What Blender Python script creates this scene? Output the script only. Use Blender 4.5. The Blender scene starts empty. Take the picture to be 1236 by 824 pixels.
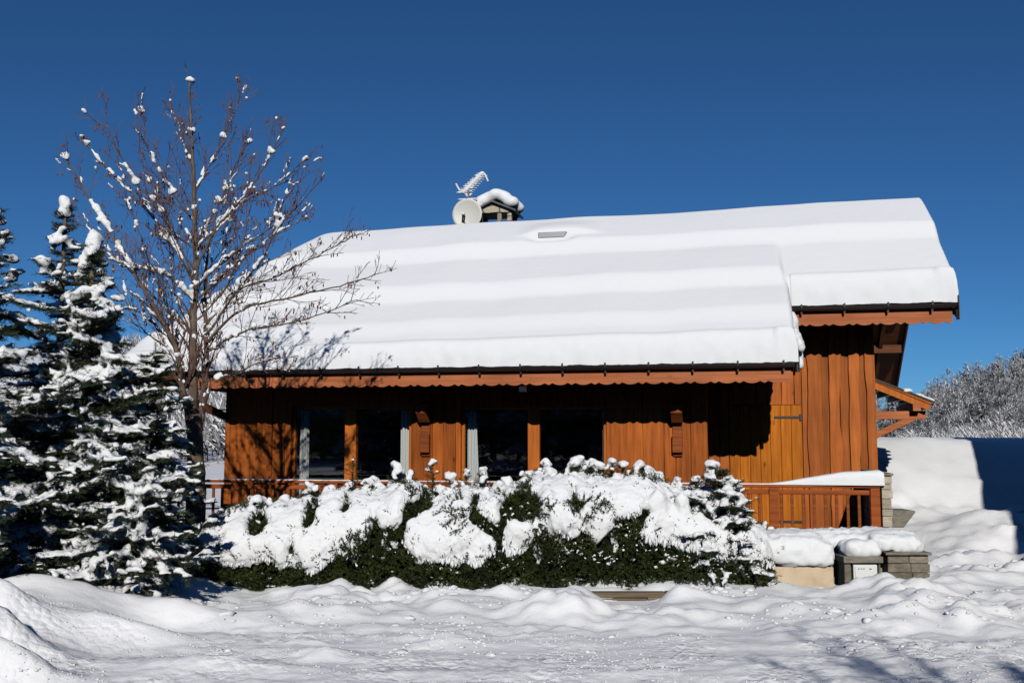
import bpy, math, random
import numpy as np
from mathutils import Vector, Matrix, noise, Quaternion
R = math.radians
random.seed(7)
SC = bpy.context.scene
COL = SC.collection

# ------------------------------------------------------------------ camera
EYE = 1.7
F = 1236.0
PITCH = math.atan(118 / F)
cam = bpy.data.cameras.new('camera'); cam.sensor_width = 36; cam.lens = 36
cam.clip_end = 3000; cam.clip_start = 0.05
co = bpy.data.objects.new('camera', cam); COL.objects.link(co)
co.location = (0, 0, EYE); co.rotation_euler = (R(90) + PITCH, 0, 0)
SC.camera = co

def ray(px, py):
    a = (px - 618) / F; b = -(py - 412) / F
    c, s = math.cos(PITCH), math.sin(PITCH)
    return Vector((a, c - b * s, s + b * c))
def at(px, py, Y):
    d = ray(px, py); t = Y / d.y
    return Vector((d.x * t, Y, EYE + d.z * t))
# house frame: u along the facade, v into the depth, z up
ANG = -math.atan(1236 / 6000)
O = Vector((5.68, 16.0, 0))
UH = Vector((math.cos(ANG), math.sin(ANG), 0)); VH = Vector((-math.sin(ANG), math.cos(ANG), 0))
def hv(px, py, v):
    """u and z where a pixel meets the facade-parallel plane v"""
    d = ray(px, py); o = Vector((0, 0, EYE)) - O
    t = (v - o.dot(VH)) / d.dot(VH)
    p = o + d * t
    return p.dot(UH), p.z
def hu(px, v, py=500): return hv(px, py, v)[0]
def hz(px, py, v): return hv(px, py, v)[1]

# ------------------------------------------------------------------ materials
def mat(name, col, rough=.6, metal=0, spec=.5):
    m = bpy.data.materials.new(name); m.use_nodes = True
    b = m.node_tree.nodes['Principled BSDF']
    b.inputs['Base Color'].default_value = (*col, 1); b.inputs['Roughness'].default_value = rough
    b.inputs['Metallic'].default_value = metal; b.inputs['Specular IOR Level'].default_value = spec
    return m
def nd(m, t, **kw):
    n = m.node_tree.nodes.new(t)
    for k, v in kw.items(): setattr(n, k, v)
    return n
def noise_col(m, cols, scale, stretch=(1, 1, 1), detail=6, rough=.6, bump=0, bscale=None, dist=.02, attr=None, attr_amt=.5):
    nt = m.node_tree; L = nt.links; b = nt.nodes['Principled BSDF']
    tc = nd(m, 'ShaderNodeTexCoord'); mp = nd(m, 'ShaderNodeMapping'); mp.inputs['Scale'].default_value = stretch
    L.new(tc.outputs['Object'], mp.inputs['Vector'])
    n = nd(m, 'ShaderNodeTexNoise'); n.inputs['Scale'].default_value = scale
    n.inputs['Detail'].default_value = detail; n.inputs['Roughness'].default_value = rough
    L.new(mp.outputs[0], n.inputs['Vector'])
    r = nd(m, 'ShaderNodeValToRGB'); e = r.color_ramp.elements
    while len(e) < len(cols): e.new(.5)
    for i, c in enumerate(cols):
        e[i].position = .3 + .4 * i / (len(cols) - 1); e[i].color = (*c, 1)
    L.new(n.outputs['Fac'], r.inputs['Fac'])
    out = r.outputs['Color']
    if attr:
        a = nd(m, 'ShaderNodeAttribute'); a.attribute_name = attr
        mr = nd(m, 'ShaderNodeMapRange'); mr.inputs['To Min'].default_value = 1 - attr_amt; mr.inputs['To Max'].default_value = 1 + attr_amt
        L.new(a.outputs['Fac'], mr.inputs['Value'])
        mx = nd(m, 'ShaderNodeVectorMath', operation='SCALE'); L.new(out, mx.inputs[0]); L.new(mr.outputs[0], mx.inputs['Scale'])
        out = mx.outputs[0]
    L.new(out, b.inputs['Base Color'])
    if bump:
        n2 = nd(m, 'ShaderNodeTexNoise'); n2.inputs['Scale'].default_value = bscale or scale; n2.inputs['Detail'].default_value = 5
        L.new(mp.outputs[0], n2.inputs['Vector'])
        bp = nd(m, 'ShaderNodeBump'); bp.inputs['Strength'].default_value = bump; bp.inputs['Distance'].default_value = dist
        L.new(n2.outputs['Fac'], bp.inputs['Height']); L.new(bp.outputs[0], b.inputs['Normal'])
    return m
def wood(name, c1, c2, c3, axis='z', amt=.28, rough=.55, dark=True):
    """varnished wood with long grain, a few knots, and one tone per board"""
    m = mat(name, c2, rough, 0, .12)
    st = {'z': (14, 14, .8), 'x': (.8, 14, 14), 'y': (14, .8, 14)}[axis]
    noise_col(m, [c1, c2, c3], 1.6, st, 7, .65, .35, 2.5, .006, 'tone', amt)
    nt = m.node_tree; L = nt.links; b = nt.nodes['Principled BSDF']
    src = b.inputs['Base Color'].links[0].from_socket
    tc = nd(m, 'ShaderNodeTexCoord'); mp = nd(m, 'ShaderNodeMapping')
    mp.inputs['Scale'].default_value = {'z': (5, 5, 2.2), 'x': (2.2, 5, 5), 'y': (5, 2.2, 5)}[axis]
    L.new(tc.outputs['Object'], mp.inputs['Vector'])
    vo = nd(m, 'ShaderNodeTexVoronoi'); vo.inputs['Scale'].default_value = .62; L.new(mp.outputs[0], vo.inputs['Vector'])
    r = nd(m, 'ShaderNodeValToRGB'); r.color_ramp.elements[0].position = .02; r.color_ramp.elements[0].color = (.35, .28, .25, 1)
    r.color_ramp.elements[1].position = .09; r.color_ramp.elements[1].color = (1, 1, 1, 1)
    L.new(vo.outputs['Distance'], r.inputs['Fac'])
    # uneven weathering of the stain
    n = nd(m, 'ShaderNodeTexNoise'); n.inputs['Scale'].default_value = 1.3; n.inputs['Detail'].default_value = 4
    L.new(tc.outputs['Object'], n.inputs['Vector'])
    r2 = nd(m, 'ShaderNodeMapRange'); r2.inputs['From Min'].default_value = .3; r2.inputs['From Max'].default_value = .7
    r2.inputs['To Min'].default_value = .78; r2.inputs['To Max'].default_value = 1.15; L.new(n.outputs['Fac'], r2.inputs['Value'])
    m1 = nd(m, 'ShaderNodeVectorMath', operation='MULTIPLY'); L.new(src, m1.inputs[0]); L.new(r.outputs['Color'], m1.inputs[1])
    m2 = nd(m, 'ShaderNodeVectorMath', operation='SCALE'); L.new(m1.outputs[0], m2.inputs[0]); L.new(r2.outputs[0], m2.inputs['Scale'])
    L.new(m2.outputs[0], b.inputs['Base Color'])
    return m
def snow_mat(name, col=(.80, .82, .85), s1=18, b1=.25, d1=.02, s2=140, b2=.3, d2=.003, dirt=0):
    m = mat(name, col, .75, 0, .25)
    nt = m.node_tree; L = nt.links; b = nt.nodes['Principled BSDF']
    tc = nd(m, 'ShaderNodeTexCoord')
    n1 = nd(m, 'ShaderNodeTexNoise'); n1.inputs['Scale'].default_value = s1; n1.inputs['Detail'].default_value = 5
    n2 = nd(m, 'ShaderNodeTexNoise'); n2.inputs['Scale'].default_value = s2; n2.inputs['Detail'].default_value = 3
    L.new(tc.outputs['Object'], n1.inputs['Vector']); L.new(tc.outputs['Object'], n2.inputs['Vector'])
    p1 = nd(m, 'ShaderNodeBump'); p1.inputs['Strength'].default_value = b1; p1.inputs['Distance'].default_value = d1
    p2 = nd(m, 'ShaderNodeBump'); p2.inputs['Strength'].default_value = b2; p2.inputs['Distance'].default_value = d2
    L.new(n1.outputs['Fac'], p1.inputs['Height']); L.new(n2.outputs['Fac'], p2.inputs['Height'])
    L.new(p1.outputs[0], p2.inputs['Normal']); L.new(p2.outputs[0], b.inputs['Normal'])
    b.inputs['Subsurface Weight'].default_value = 0
    if dirt:
        n3 = nd(m, 'ShaderNodeTexNoise'); n3.inputs['Scale'].default_value = 9; n3.inputs['Detail'].default_value = 8; n3.inputs['Roughness'].default_value = .7
        L.new(tc.outputs['Object'], n3.inputs['Vector'])
        r = nd(m, 'ShaderNodeValToRGB'); e = r.color_ramp.elements
        e[0].position = .28; e[0].color = (.30, .27, .24, 1); e[1].position = .36; e[1].color = (*col, 1)
        L.new(n3.outputs['Fac'], r.inputs['Fac']); L.new(r.outputs[0], b.inputs['Base Color'])
    return m
M = {}
M['snow'] = snow_mat('snow')
M['roof_snow'] = snow_mat('roof_snow', (.77, .79, .82), 6, .16, .04, 110, .25, .003)
M['ground_snow'] = snow_mat('ground_snow', (.89, .90, .92), 16, .28, .022, 80, .5, .006)
_g = M['ground_snow']; _t = _g.node_tree; _b = _t.nodes['Principled BSDF']
_tc = nd(_g, 'ShaderNodeTexCoord'); _v = nd(_g, 'ShaderNodeTexVoronoi'); _v.inputs['Scale'].default_value = 17; _v.inputs['Randomness'].default_value = 1
_nn = nd(_g, 'ShaderNodeTexNoise'); _nn.inputs['Scale'].default_value = 1.7; _nn.inputs['Detail'].default_value = 5
_r = nd(_g, 'ShaderNodeMapRange'); _r.inputs['From Min'].default_value = .42; _r.inputs['From Max'].default_value = .62
_p = nd(_g, 'ShaderNodeMath', operation='MULTIPLY'); _bm = nd(_g, 'ShaderNodeBump'); _bm.inputs['Strength'].default_value = .5; _bm.inputs['Distance'].default_value = .03; _bm.invert = True
_wp = nd(_g, 'ShaderNodeTexNoise'); _wp.inputs['Scale'].default_value = 9; _mixv = nd(_g, 'ShaderNodeMix', data_type='VECTOR'); _mixv.inputs['Factor'].default_value = .08
_t.links.new(_tc.outputs['Object'], _wp.inputs['Vector']); _t.links.new(_tc.outputs['Object'], _mixv.inputs[4]); _t.links.new(_wp.outputs['Color'], _mixv.inputs[5])
_t.links.new(_mixv.outputs[1], _v.inputs['Vector']); _t.links.new(_tc.outputs['Object'], _nn.inputs['Vector'])
_t.links.new(_nn.outputs['Fac'], _r.inputs['Value']); _t.links.new(_v.outputs['Distance'], _p.inputs[0]); _t.links.new(_r.outputs[0], _p.inputs[1])
_sx = nd(_g, 'ShaderNodeSeparateXYZ'); _rm = nd(_g, 'ShaderNodeMapRange'); _rm.inputs['From Min'].default_value = 9.3; _rm.inputs['From Max'].default_value = 8.5
_p2 = nd(_g, 'ShaderNodeMath', operation='MULTIPLY'); _t.links.new(_tc.outputs['Object'], _sx.inputs[0]); _t.links.new(_sx.outputs[1], _rm.inputs['Value'])
_t.links.new(_p.outputs[0], _p2.inputs[0]); _t.links.new(_rm.outputs[0], _p2.inputs[1]); _t.links.new(_p2.outputs[0], _bm.inputs['Height'])
_last = _b.inputs['Normal'].links[0].from_node; _t.links.new(_last.outputs[0], _bm.inputs['Normal']); _t.links.new(_bm.outputs[0], _b.inputs['Normal'])
M['tree_snow'] = snow_mat('tree_snow', (.82, .84, .87), 22, .5, .02, 120, .4, .004)
M['board'] = wood('wall_board', (.20, .048, .008), (.345, .088, .014), (.46, .130, .023), amt=.28)
M['board_right'] = wood('wall_board_waney', (.28, .074, .014), (.37, .102, .020), (.46, .138, .030), amt=.30)
M['door_wood'] = wood('door_wood', (.30, .082, .006), (.46, .135, .009), (.57, .185, .014), amt=.16)
M['beam'] = wood('beam_wood', (.16, .040, .012), (.26, .068, .019), (.35, .10, .03), 'x', .1)
M['frame'] = wood('frame_wood', (.34, .09, .014), (.47, .13, .02), (.56, .17, .03), 'z', .1)
M['fascia'] = wood('fascia_wood', (.30, .088, .032), (.42, .135, .052), (.50, .175, .075), 'x', .12)
M['rail'] = wood('rail_wood', (.22, .050, .013), (.32, .078, .019), (.40, .105, .026), 'x', .1, .4)
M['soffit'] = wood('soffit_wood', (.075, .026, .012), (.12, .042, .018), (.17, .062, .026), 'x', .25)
M['metal'] = mat('brown_metal', (.018, .012, .012), .45, 0, .4)
M['iron'] = mat('black_iron', (.012, .012, .013), .5)
gm = M['glass'] = mat('window_glass', (.8, .85, .85), .03)
_n = gm.node_tree; _tr = nd(gm, 'ShaderNodeBsdfTransparent'); _tr.inputs[0].default_value = (.95, .96, .96, 1)
_gl = nd(gm, 'ShaderNodeBsdfGlossy'); _gl.inputs['Roughness'].default_value = .02
_mx = nd(gm, 'ShaderNodeMixShader'); _mx.inputs[0].default_value = .075; _n.links.new(_tr.outputs[0], _mx.inputs[1]); _n.links.new(_gl.outputs[0], _mx.inputs[2])
_n.links.new(_mx.outputs[0], _n.nodes['Material Output'].inputs['Surface'])
M['curtain'] = mat('white_curtain', (.85, .86, .84), .9)
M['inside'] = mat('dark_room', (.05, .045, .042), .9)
M['white'] = mat('white_paint', (.74, .76, .76), .35)
M['dish'] = mat('dish_paint', (.60, .60, .56), .5)
M['alu'] = mat('aluminium', (.32, .33, .35), .4, .7)
M['slate'] = noise_col(mat('slate', (.1, .1, .11), .7), [(.05, .05, .055), (.13, .13, .14)], 8, bump=.3)
M['render'] = noise_col(mat('cream_render', (.62, .48, .32), .9), [(.50, .38, .25), (.63, .50, .34), (.68, .56, .40)], 5, bump=.5, bscale=70, dist=.004)
def stone_mat(name, c1, c2, c3, sx=3.2, sz=8):
    m = mat(name, c2, .85, 0, .3)
    nt = m.node_tree; L = nt.links; b = nt.nodes['Principled BSDF']
    tc = nd(m, 'ShaderNodeTexCoord')
    mp = nd(m, 'ShaderNodeMapping'); mp.inputs['Scale'].default_value = (sx, sx, sz)
    L.new(tc.outputs['Object'], mp.inputs['Vector'])
    nz = nd(m, 'ShaderNodeTexNoise'); nz.inputs['Scale'].default_value = 1.5; nz.inputs['Detail'].default_value = 3
    L.new(mp.outputs[0], nz.inputs['Vector'])
    mv = nd(m, 'ShaderNodeMix', data_type='VECTOR'); mv.inputs['Factor'].default_value = .12
    L.new(mp.outputs[0], mv.inputs[4]); L.new(nz.outputs['Color'], mv.inputs[5])
    vo = nd(m, 'ShaderNodeTexVoronoi'); vo.inputs['Scale'].default_value = 1; L.new(mv.outputs[1], vo.inputs['Vector'])
    ve = nd(m, 'ShaderNodeTexVoronoi', feature='DISTANCE_TO_EDGE'); ve.inputs['Scale'].default_value = 1; L.new(mv.outputs[1], ve.inputs['Vector'])
    r = nd(m, 'ShaderNodeValToRGB'); e = r.color_ramp.elements; e.new(.5)
    for i, c in enumerate((c1, c2, c3)): e[i].position = i / 2; e[i].color = (*c, 1)
    sp = nd(m, 'ShaderNodeSeparateColor'); L.new(vo.outputs['Color'], sp.inputs[0]); L.new(sp.outputs[0], r.inputs['Fac'])
    er = nd(m, 'ShaderNodeValToRGB'); er.color_ramp.elements[0].position = .01; er.color_ramp.elements[0].color = (.25, .25, .25, 1)
    er.color_ramp.elements[1].position = .07; er.color_ramp.elements[1].color = (1, 1, 1, 1); L.new(ve.outputs['Distance'], er.inputs['Fac'])
    n2 = nd(m, 'ShaderNodeTexNoise'); n2.inputs['Scale'].default_value = 25; n2.inputs['Detail'].default_value = 8; n2.inputs['Roughness'].default_value = .7
    L.new(tc.outputs['Object'], n2.inputs['Vector'])
    mr = nd(m, 'ShaderNodeMapRange'); mr.inputs['To Min'].default_value = .55; mr.inputs['To Max'].default_value = 1.5; L.new(n2.outputs['Fac'], mr.inputs['Value'])
    a = nd(m, 'ShaderNodeVectorMath', operation='MULTIPLY'); L.new(r.outputs[0], a.inputs[0]); L.new(er.outputs[0], a.inputs[1])
    s = nd(m, 'ShaderNodeVectorMath', operation='SCALE'); L.new(a.outputs[0], s.inputs[0]); L.new(mr.outputs[0], s.inputs['Scale'])
    L.new(s.outputs[0], b.inputs['Base Color'])
    ad = nd(m, 'ShaderNodeMath', operation='MULTIPLY'); L.new(er.outputs[0], ad.inputs[0]); L.new(mr.outputs[0], ad.inputs[1])
    bp = nd(m, 'ShaderNodeBump'); bp.inputs['Strength'].default_value = .8; bp.inputs['Distance'].default_value = .02
    L.new(ad.outputs[0], bp.inputs['Height']); L.new(bp.outputs[0], b.inputs['Normal'])
    return m
M['stone'] = stone_mat('dry_stone', (.12, .11, .085), (.24, .21, .16), (.36, .31, .23))
M['stone_pale'] = stone_mat('pale_stone', (.26, .22, .16), (.38, .33, .25), (.48, .43, .35), 4, 9)
M['stone_dark'] = noise_col(mat('grey_stone', (.2, .19, .16), .9), [(.10, .095, .08), (.2, .185, .15), (.28, .26, .21)], 7, (1, 1, 3), 9, .7, .6, 18, .015)
M['needle'] = noise_col(mat('needles', (.03, .05, .02), .6, 0, .3), [(.014, .024, .012), (.032, .050, .022), (.060, .080, .034)], 5)
M['hedge_leaf'] = noise_col(mat('hedge_leaves', (.03, .06, .02), .55, 0, .3), [(.012, .020, .006), (.028, .042, .010), (.070, .084, .020)], 4)
M['bark'] = noise_col(mat('bark', (.1, .07, .05), .9), [(.055, .037, .028), (.12, .083, .06), (.19, .14, .105)], 6, (3, 3, .8), 8, .7, .7, 10, .02)
M['twig'] = noise_col(mat('twig_bark', (.1, .06, .05), .85), [(.085, .045, .034), (.15, .085, .062)], 6)
M['seed'] = noise_col(mat('dry_catkins', (.13, .05, .03), .85), [(.10, .035, .02), (.20, .085, .045)], 30)
M['far_twig'] = noise_col(mat('frosted_twigs', (.3, .28, .28), .9), [(.07, .062, .06), (.22, .215, .225), (.52, .54, .58)], .9)
M['far_conifer'] = noise_col(mat('far_conifer', (.03, .04, .03), .9), [(.012, .02, .013), (.03, .042, .028)], 2)
M['plank'] = wood('grey_planks', (.11, .085, .055), (.19, .15, .10), (.27, .22, .15), 'x', .2, .8)

# ------------------------------------------------------------------ mesh builder
class MB:
    def __init__(s): s.v = []; s.f = []; s.t = []; s.mi = []
    def add(s, vs, fs, tone=.5, mi=0):
        o = len(s.v); s.v.extend([tuple(x) for x in vs]); s.f.extend([tuple(i + o for i in f) for f in fs])
        s.t.extend([tone] * len(fs)); s.mi.extend([mi] * len(fs))
    def box(s, x0, x1, y0, y1, z0, z1, tone=None, mi=0):
        if tone is None: tone = random.random()
        s.add([(x0, y0, z0), (x1, y0, z0), (x1, y1, z0), (x0, y1, z0), (x0, y0, z1), (x1, y0, z1), (x1, y1, z1), (x0, y1, z1)],
              [(0, 3, 2, 1), (4, 5, 6, 7), (0, 1, 5, 4), (1, 2, 6, 5), (2, 3, 7, 6), (3, 0, 4, 7)], tone, mi)
    def tube(s, pts, rads, n=6, tone=.5, mi=0, cap=True):
        pts = [Vector(p) for p in pts]; vs = []; fs = []
        k = len(pts)
        prev = None
        for i, p in enumerate(pts):
            d = (pts[min(i + 1, k - 1)] - pts[max(i - 1, 0)])
            if d.length < 1e-9: d = Vector((0, 0, 1))
            d.normalize()
            a = (Vector((1, 0, 0)) if abs(d.x) < .8 else Vector((0, 1, 0))) if prev is None else prev
            a = (a - d * a.dot(d)); a.normalize(); prev = a
            b = d.cross(a)
            for j in range(n):
                t = 2 * math.pi * j / n
                vs.append(p + (a * math.cos(t) + b * math.sin(t)) * rads[i])
        for i in range(k - 1):
            for j in range(n):
                fs.append((i * n + j, i * n + (j + 1) % n, (i + 1) * n + (j + 1) % n, (i + 1) * n + j))
        if cap and n > 2: fs.append(tuple(range(n - 1, -1, -1))); fs.append(tuple((k - 1) * n + j for j in range(n)))
        s.add(vs, fs, tone, mi)
    def bar(s, a, b, w, h, tone=None, up=(0, 0, 1), mi=0):
        """rectangular beam from a to b, w wide, h high (h along up)"""
        a = Vector(a); b = Vector(b); d = (b - a).normalized(); sd = d.cross(Vector(up)).normalized(); u = sd.cross(d).normalized()
        vs = [p + sd * (w / 2 * i) + u * (h / 2 * j) for p in (a, b) for (i, j) in ((-1, -1), (1, -1), (1, 1), (-1, 1))]
        s.add(vs, [(0, 1, 2, 3), (7, 6, 5, 4), (0, 4, 5, 1), (1, 5, 6, 2), (2, 6, 7, 3), (3, 7, 4, 0)], random.random() if tone is None else tone, mi)
    def prism(s, pts, ax, a0, a1, tone=.5, mi=0):
        """polygon pts (2-D) extruded along axis ax from a0 to a1"""
        def mk(p, a): return {'x': (a, p[0], p[1]), 'y': (p[0], a, p[1]), 'z': (p[0], p[1], a)}[ax]
        n = len(pts); vs = [mk(p, a0) for p in pts] + [mk(p, a1) for p in pts]
        fs = [tuple(range(n)), tuple(range(2 * n - 1, n - 1, -1))] + [(i, i + n, (i + 1) % n + n, (i + 1) % n) for i in range(n)]
        s.add(vs, fs, tone, mi)
    def blob(s, c, r, rot=None, lv=1, jit=.12):
        vs0, fs0 = ICO[lv]; out = []
        for v in vs0:
            q = Vector((v[0] * r[0], v[1] * r[1], v[2] * r[2])) * (1 + random.uniform(-jit, jit))
            if rot is not None: q = rot @ q
            out.append(q + c)
        s.add(out, fs0)
    def build(s, name, m, parent=None, smooth=False):
        me = bpy.data.meshes.new(name); me.from_pydata(s.v, [], s.f)
        ms = m if isinstance(m, (list, tuple)) else [m]
        for x in ms: me.materials.append(x)
        if len(ms) > 1: me.polygons.foreach_set('material_index', s.mi)
        at_ = me.attributes.new('tone', 'FLOAT', 'FACE'); at_.data.foreach_set('value', s.t)
        if smooth: me.polygons.foreach_set('use_smooth', [True] * len(me.polygons))
        me.update()
        o = bpy.data.objects.new(name, me); COL.objects.link(o)
        if parent: o.parent = parent
        return o
def _ico(lv):
    import bmesh
    bm = bmesh.new(); bmesh.ops.create_icosphere(bm, subdivisions=lv, radius=1)
    r = [tuple(v.co) for v in bm.verts], [tuple(v.index for v in f.verts) for f in bm.faces]; bm.free(); return r
ICO = {1: _ico(1), 2: _ico(2), 3: _ico(3)}
def fixn(o):
    import bmesh
    bm = bmesh.new(); bm.from_mesh(o.data); bmesh.ops.recalc_face_normals(bm, faces=bm.faces); bm.to_mesh(o.data); bm.free(); return o
def bev(o, w, seg=2):
    fixn(o); b = o.modifiers.new('bevel', 'BEVEL'); b.width = w; b.segments = seg; b.limit_method = 'ANGLE'; return o
def remesh(o, vox, disp=0, ds=.1, disp2=0, ds2=.03, sm=0):
    r = o.modifiers.new('remesh', 'REMESH'); r.mode = 'VOXEL'; r.voxel_size = vox; r.use_smooth_shade = True
    if sm:
        s_ = o.modifiers.new('smooth', 'SMOOTH'); s_.factor = .5; s_.iterations = sm
    for k, (a, b) in enumerate(((disp, ds), (disp2, ds2))):
        if a:
            t = bpy.data.textures.new('clouds', 'CLOUDS'); t.noise_scale = b; t.noise_depth = 3
            d = o.modifiers.new('disp', 'DISPLACE'); d.texture = t; d.strength = a; d.texture_coords = 'LOCAL'; d.mid_level = .5
    return o
def tag(o, label=None, cat=None, group=None, kind=None):
    if label: o['label'] = label
    if cat: o['category'] = cat
    if group: o['group'] = group
    if kind: o['kind'] = kind
    return o
def empty(name, loc, rz=0):
    o = bpy.data.objects.new(name, None); COL.objects.link(o); o.location = loc; o.rotation_euler = (0, 0, rz)
    o.empty_display_size = .2; return o
def copy_tree(o, parent=None):
    c = o.copy(); COL.objects.link(c)
    if parent: c.parent = parent
    for ch in list(o.children): copy_tree(ch, c)
    return c
def sstep(a, b, x):
    t = min(1, max(0, (x - a) / (b - a))); return t * t * (3 - 2 * t)
def N(x, y, z=0): return noise.noise(Vector((x, y, z)))
def rnd(a, b): return random.uniform(a, b)

# ------------------------------------------------------------------ light and sky
EL = 27.0
sd = Vector((.006, -math.cos(R(EL)), math.sin(R(EL))))
sun = bpy.data.lights.new('sun', 'SUN'); sun.energy = 4.0; sun.angle = R(.5); sun.color = (1, .955, .88)
so = bpy.data.objects.new('sun', sun); COL.objects.link(so); so.rotation_euler = sd.to_track_quat('Z', 'Y').to_euler(); so.location = (0, -20, 30)
w = bpy.data.worlds.new('World'); SC.world = w; w.use_nodes = True
nt = w.node_tree; sky = nt.nodes.new('ShaderNodeTexSky'); sky.sky_type = 'NISHITA'; sky.sun_disc = False
sky.sun_elevation = R(EL); sky.sun_rotation = R(180); sky.altitude = 1700; sky.air_density = .75; sky.dust_density = .05; sky.ozone_density = 5
bg = nt.nodes['Background']; bg.inputs['Strength'].default_value = .069
tint = nt.nodes.new('ShaderNodeVectorMath'); tint.operation = 'MULTIPLY'; tint.inputs[1].default_value = (.42, .78, .98)   # polarised deep blue
nt.links.new(sky.outputs[0], tint.inputs[0]); nt.links.new(tint.outputs[0], bg.inputs['Color'])
SC.cycles.max_bounces = 6; SC.cycles.diffuse_bounces = 0
SC.view_settings.view_transform = 'Standard'; SC.view_settings.look = 'None'; SC.view_settings.exposure = -.17; SC.view_settings.gamma = 1

# ------------------------------------------------------------------ ground
def lumps(x, y, s, seed=0):
    d = noise.voronoi(Vector((x * s, y * s, seed)))[0]
    return math.exp(-2.6 * d[0] * d[0])
def ground_z(x, y):
    z = 0.0
    r = x / max(y, 1)
    near = 1 - sstep(16, 22, y)
    # ploughed bank in front of the hedge, drift at the left
    yb = 9.7 + .5 * N(x * .35, 3.1)
    bank = sstep(yb - .7, yb + .6, y)
    z += bank * (.07 + .07 * N(x * .7, y * .7, 2))
    ld = (1 - sstep(-4.3, -2.9, x + .25 * N(y * .8, 7)))
    ld *= sstep(6.6, 8.9, y) 
    z += ld * .34 * (1 - .45 * sstep(10.2, 12.5, y))
    z += .05 * sstep(2.6, 4.5, x) * bank
    if near > 0:
        rough = sstep(8.2, 9.6, y)
        z += near * rough * (.055 * N(x * 1.3, y * 1.5, 1) + .035 * N(x * 3.1, y * 3.4, 4))
        a = rough * (.35 + .65 * sstep(-.2, .3, N(x * .6, y * .6, 9)))
        flat = math.exp(-((y - 9.45 - .05 * x) / .3) ** 2) * (1 - sstep(-1.2, .2, x))
        a *= 1 - .85 * flat
        z += near * a * (.15 * lumps(x + .2 * N(x, y, 3), y * 1.15, 1.5, 1) + .12 * lumps(x, y * 1.1, 3.0, 5) + .055 * lumps(x + .1 * N(x * 3, y * 3), y, 6.5, 11) - .12)
        # small clods of ploughed snow along the road edge
        e = math.exp(-((y - 8.7) / .9) ** 2) + .5 * math.exp(-((y - 10.6) / .5) ** 2)
        z += near * e * .05 * lumps(x, y * 1.3, 8, 2) * sstep(-.2, .35, N(x * .8, y * .8, 5))
        # road: trodden, tracks along x
        road = 1 - sstep(8.2, 9.2, y)
        z += road * (.02 * N(x * .9, y * 3.5, 6) + .022 * lumps(x, y * 1.5, 5, 8) + .018 * lumps(x, y * 1.2, 11, 3) + .012 * N(x * 13, y * 13, 2))
        z -= road * .03 * sstep(0, .4, N(x * .15, y * 1.6, 12))
    # front-left mounds with hollows
    for (mx, my, h, sx, sy) in ((-3.95, 7.85, .30, .42, .20), (-3.6, 7.25, .28, .42, .18), (-4.3, 8.5, .26, .45, .22), (-3.2, 8.7, .16, .5, .2), (-2.9, 9.5, .16, .6, .25), (-2.0, 9.9, .12, .5, .25), (-4.3, 9.4, .14, .5, .3), (-1.5, 8.2, .07, .22, .16),
                                (-2.3, 7.7, .09, .6, .22), (-.75, 10.75, .10, .38, .16), (-.1, 10.8, .09, .18, .13), (1.2, 10.6, .08, .3, .2), (.5, 9.9, .1, .6, .3),
                                (1.2, 10.8, -.24, .34, .3), (1.1, 10.25, -.10, .3, .35), (1.75, 10.72, .10, .25, .2), (.72, 10.7, .1, .25, .2), (6.0, 13.2, .16, .5, .35), (6.75, 13.0, .2, .55, .4), (6.4, 12.4, .1, .35, .25), (7.1, 15.3, .42, .95, .8), (5.2, 11.6, .1, .5, .3)):
        z += h * math.exp(-((x - mx) / sx) ** 2 - ((y - my) / sy) ** 2)
    # snow filling the corner between the garden wall and the terrace
    z = max(z, .64 * sstep(2.2, 2.7, x) * (1 - sstep(4.35, 4.75, x)) * sstep(11.75, 11.9, y) * (1 - .25 * sstep(12, 13.8, y)) * (1 - sstep(13.9, 14.3, y)))
    # raised snow field right of the house, flat rim at eye height
    m = sstep(4.6, 6.2, x)
    rise = m * sstep(14.6, 20.5, y + .15 * N(x * .8, y * .5)) * 1.6
    z += rise
    # beyond the rim
    if y > 23: z -= m * .9 * sstep(22.5, 34, y) * (1 - sstep(50, 75, y))
    if y > 30:
        crest = 10 + (r - .4) * 560
        h = max(crest, -6) / 1236 * 105
        z += sstep(.30, .42, r) * sstep(58, 105, y) * h * (1 - .0 * y) + sstep(.30, .42, r) * sstep(65, 100, y) * (.8 * N(x * .05, y * .05, 3))
    if x < -4 and y > 40:
        z -= sstep(.10, .2, -r) * (1 - sstep(150, 320, y)) * sstep(40, 80, y) * 1.2
    if r < .2 and y > 100:
        z += sstep(110, 420, y) * (34 + 10 * N(x * .008, y * .008, 4) - 22 * sstep(-.2, .2, r))
    if y > 16: z += (1 - sstep(25, 60, y)) * .05 * N(x * .4, y * .4, 1)
    return z
def axis(parts):
    out = []
    for a, b, st in parts:
        n = max(1, int(round((b - a) / st))); out += [a + (b - a) * i / n for i in range(n)]
    out.append(parts[-1][1]); return out
xs = axis([(-900, -200, 50), (-200, -60, 8), (-60, -16, 2), (-16, -7, .4), (-7, 9.5, .05), (9.5, 18, .4), (18, 60, 2), (60, 200, 6), (200, 900, 50)])
ys = axis([(-300, -60, 30), (-60, 3, 3), (3, 6.4, .3), (6.4, 12.6, .045), (12.6, 17, .09), (17, 24, .25), (24, 60, 1.2), (60, 130, 3), (130, 500, 8), (500, 1200, 50)])
g = MB(); nx = len(xs)
vs = [(x, y, ground_z(x, y)) for y in ys for x in xs]
g.add(vs, [(j * nx + i, j * nx + i + 1, (j + 1) * nx + i + 1, (j + 1) * nx + i) for j in range(len(ys) - 1) for i in range(nx - 1)])
go = g.build('snow_ground', M['ground_snow'], smooth=True); tag(go, kind='structure')

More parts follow.
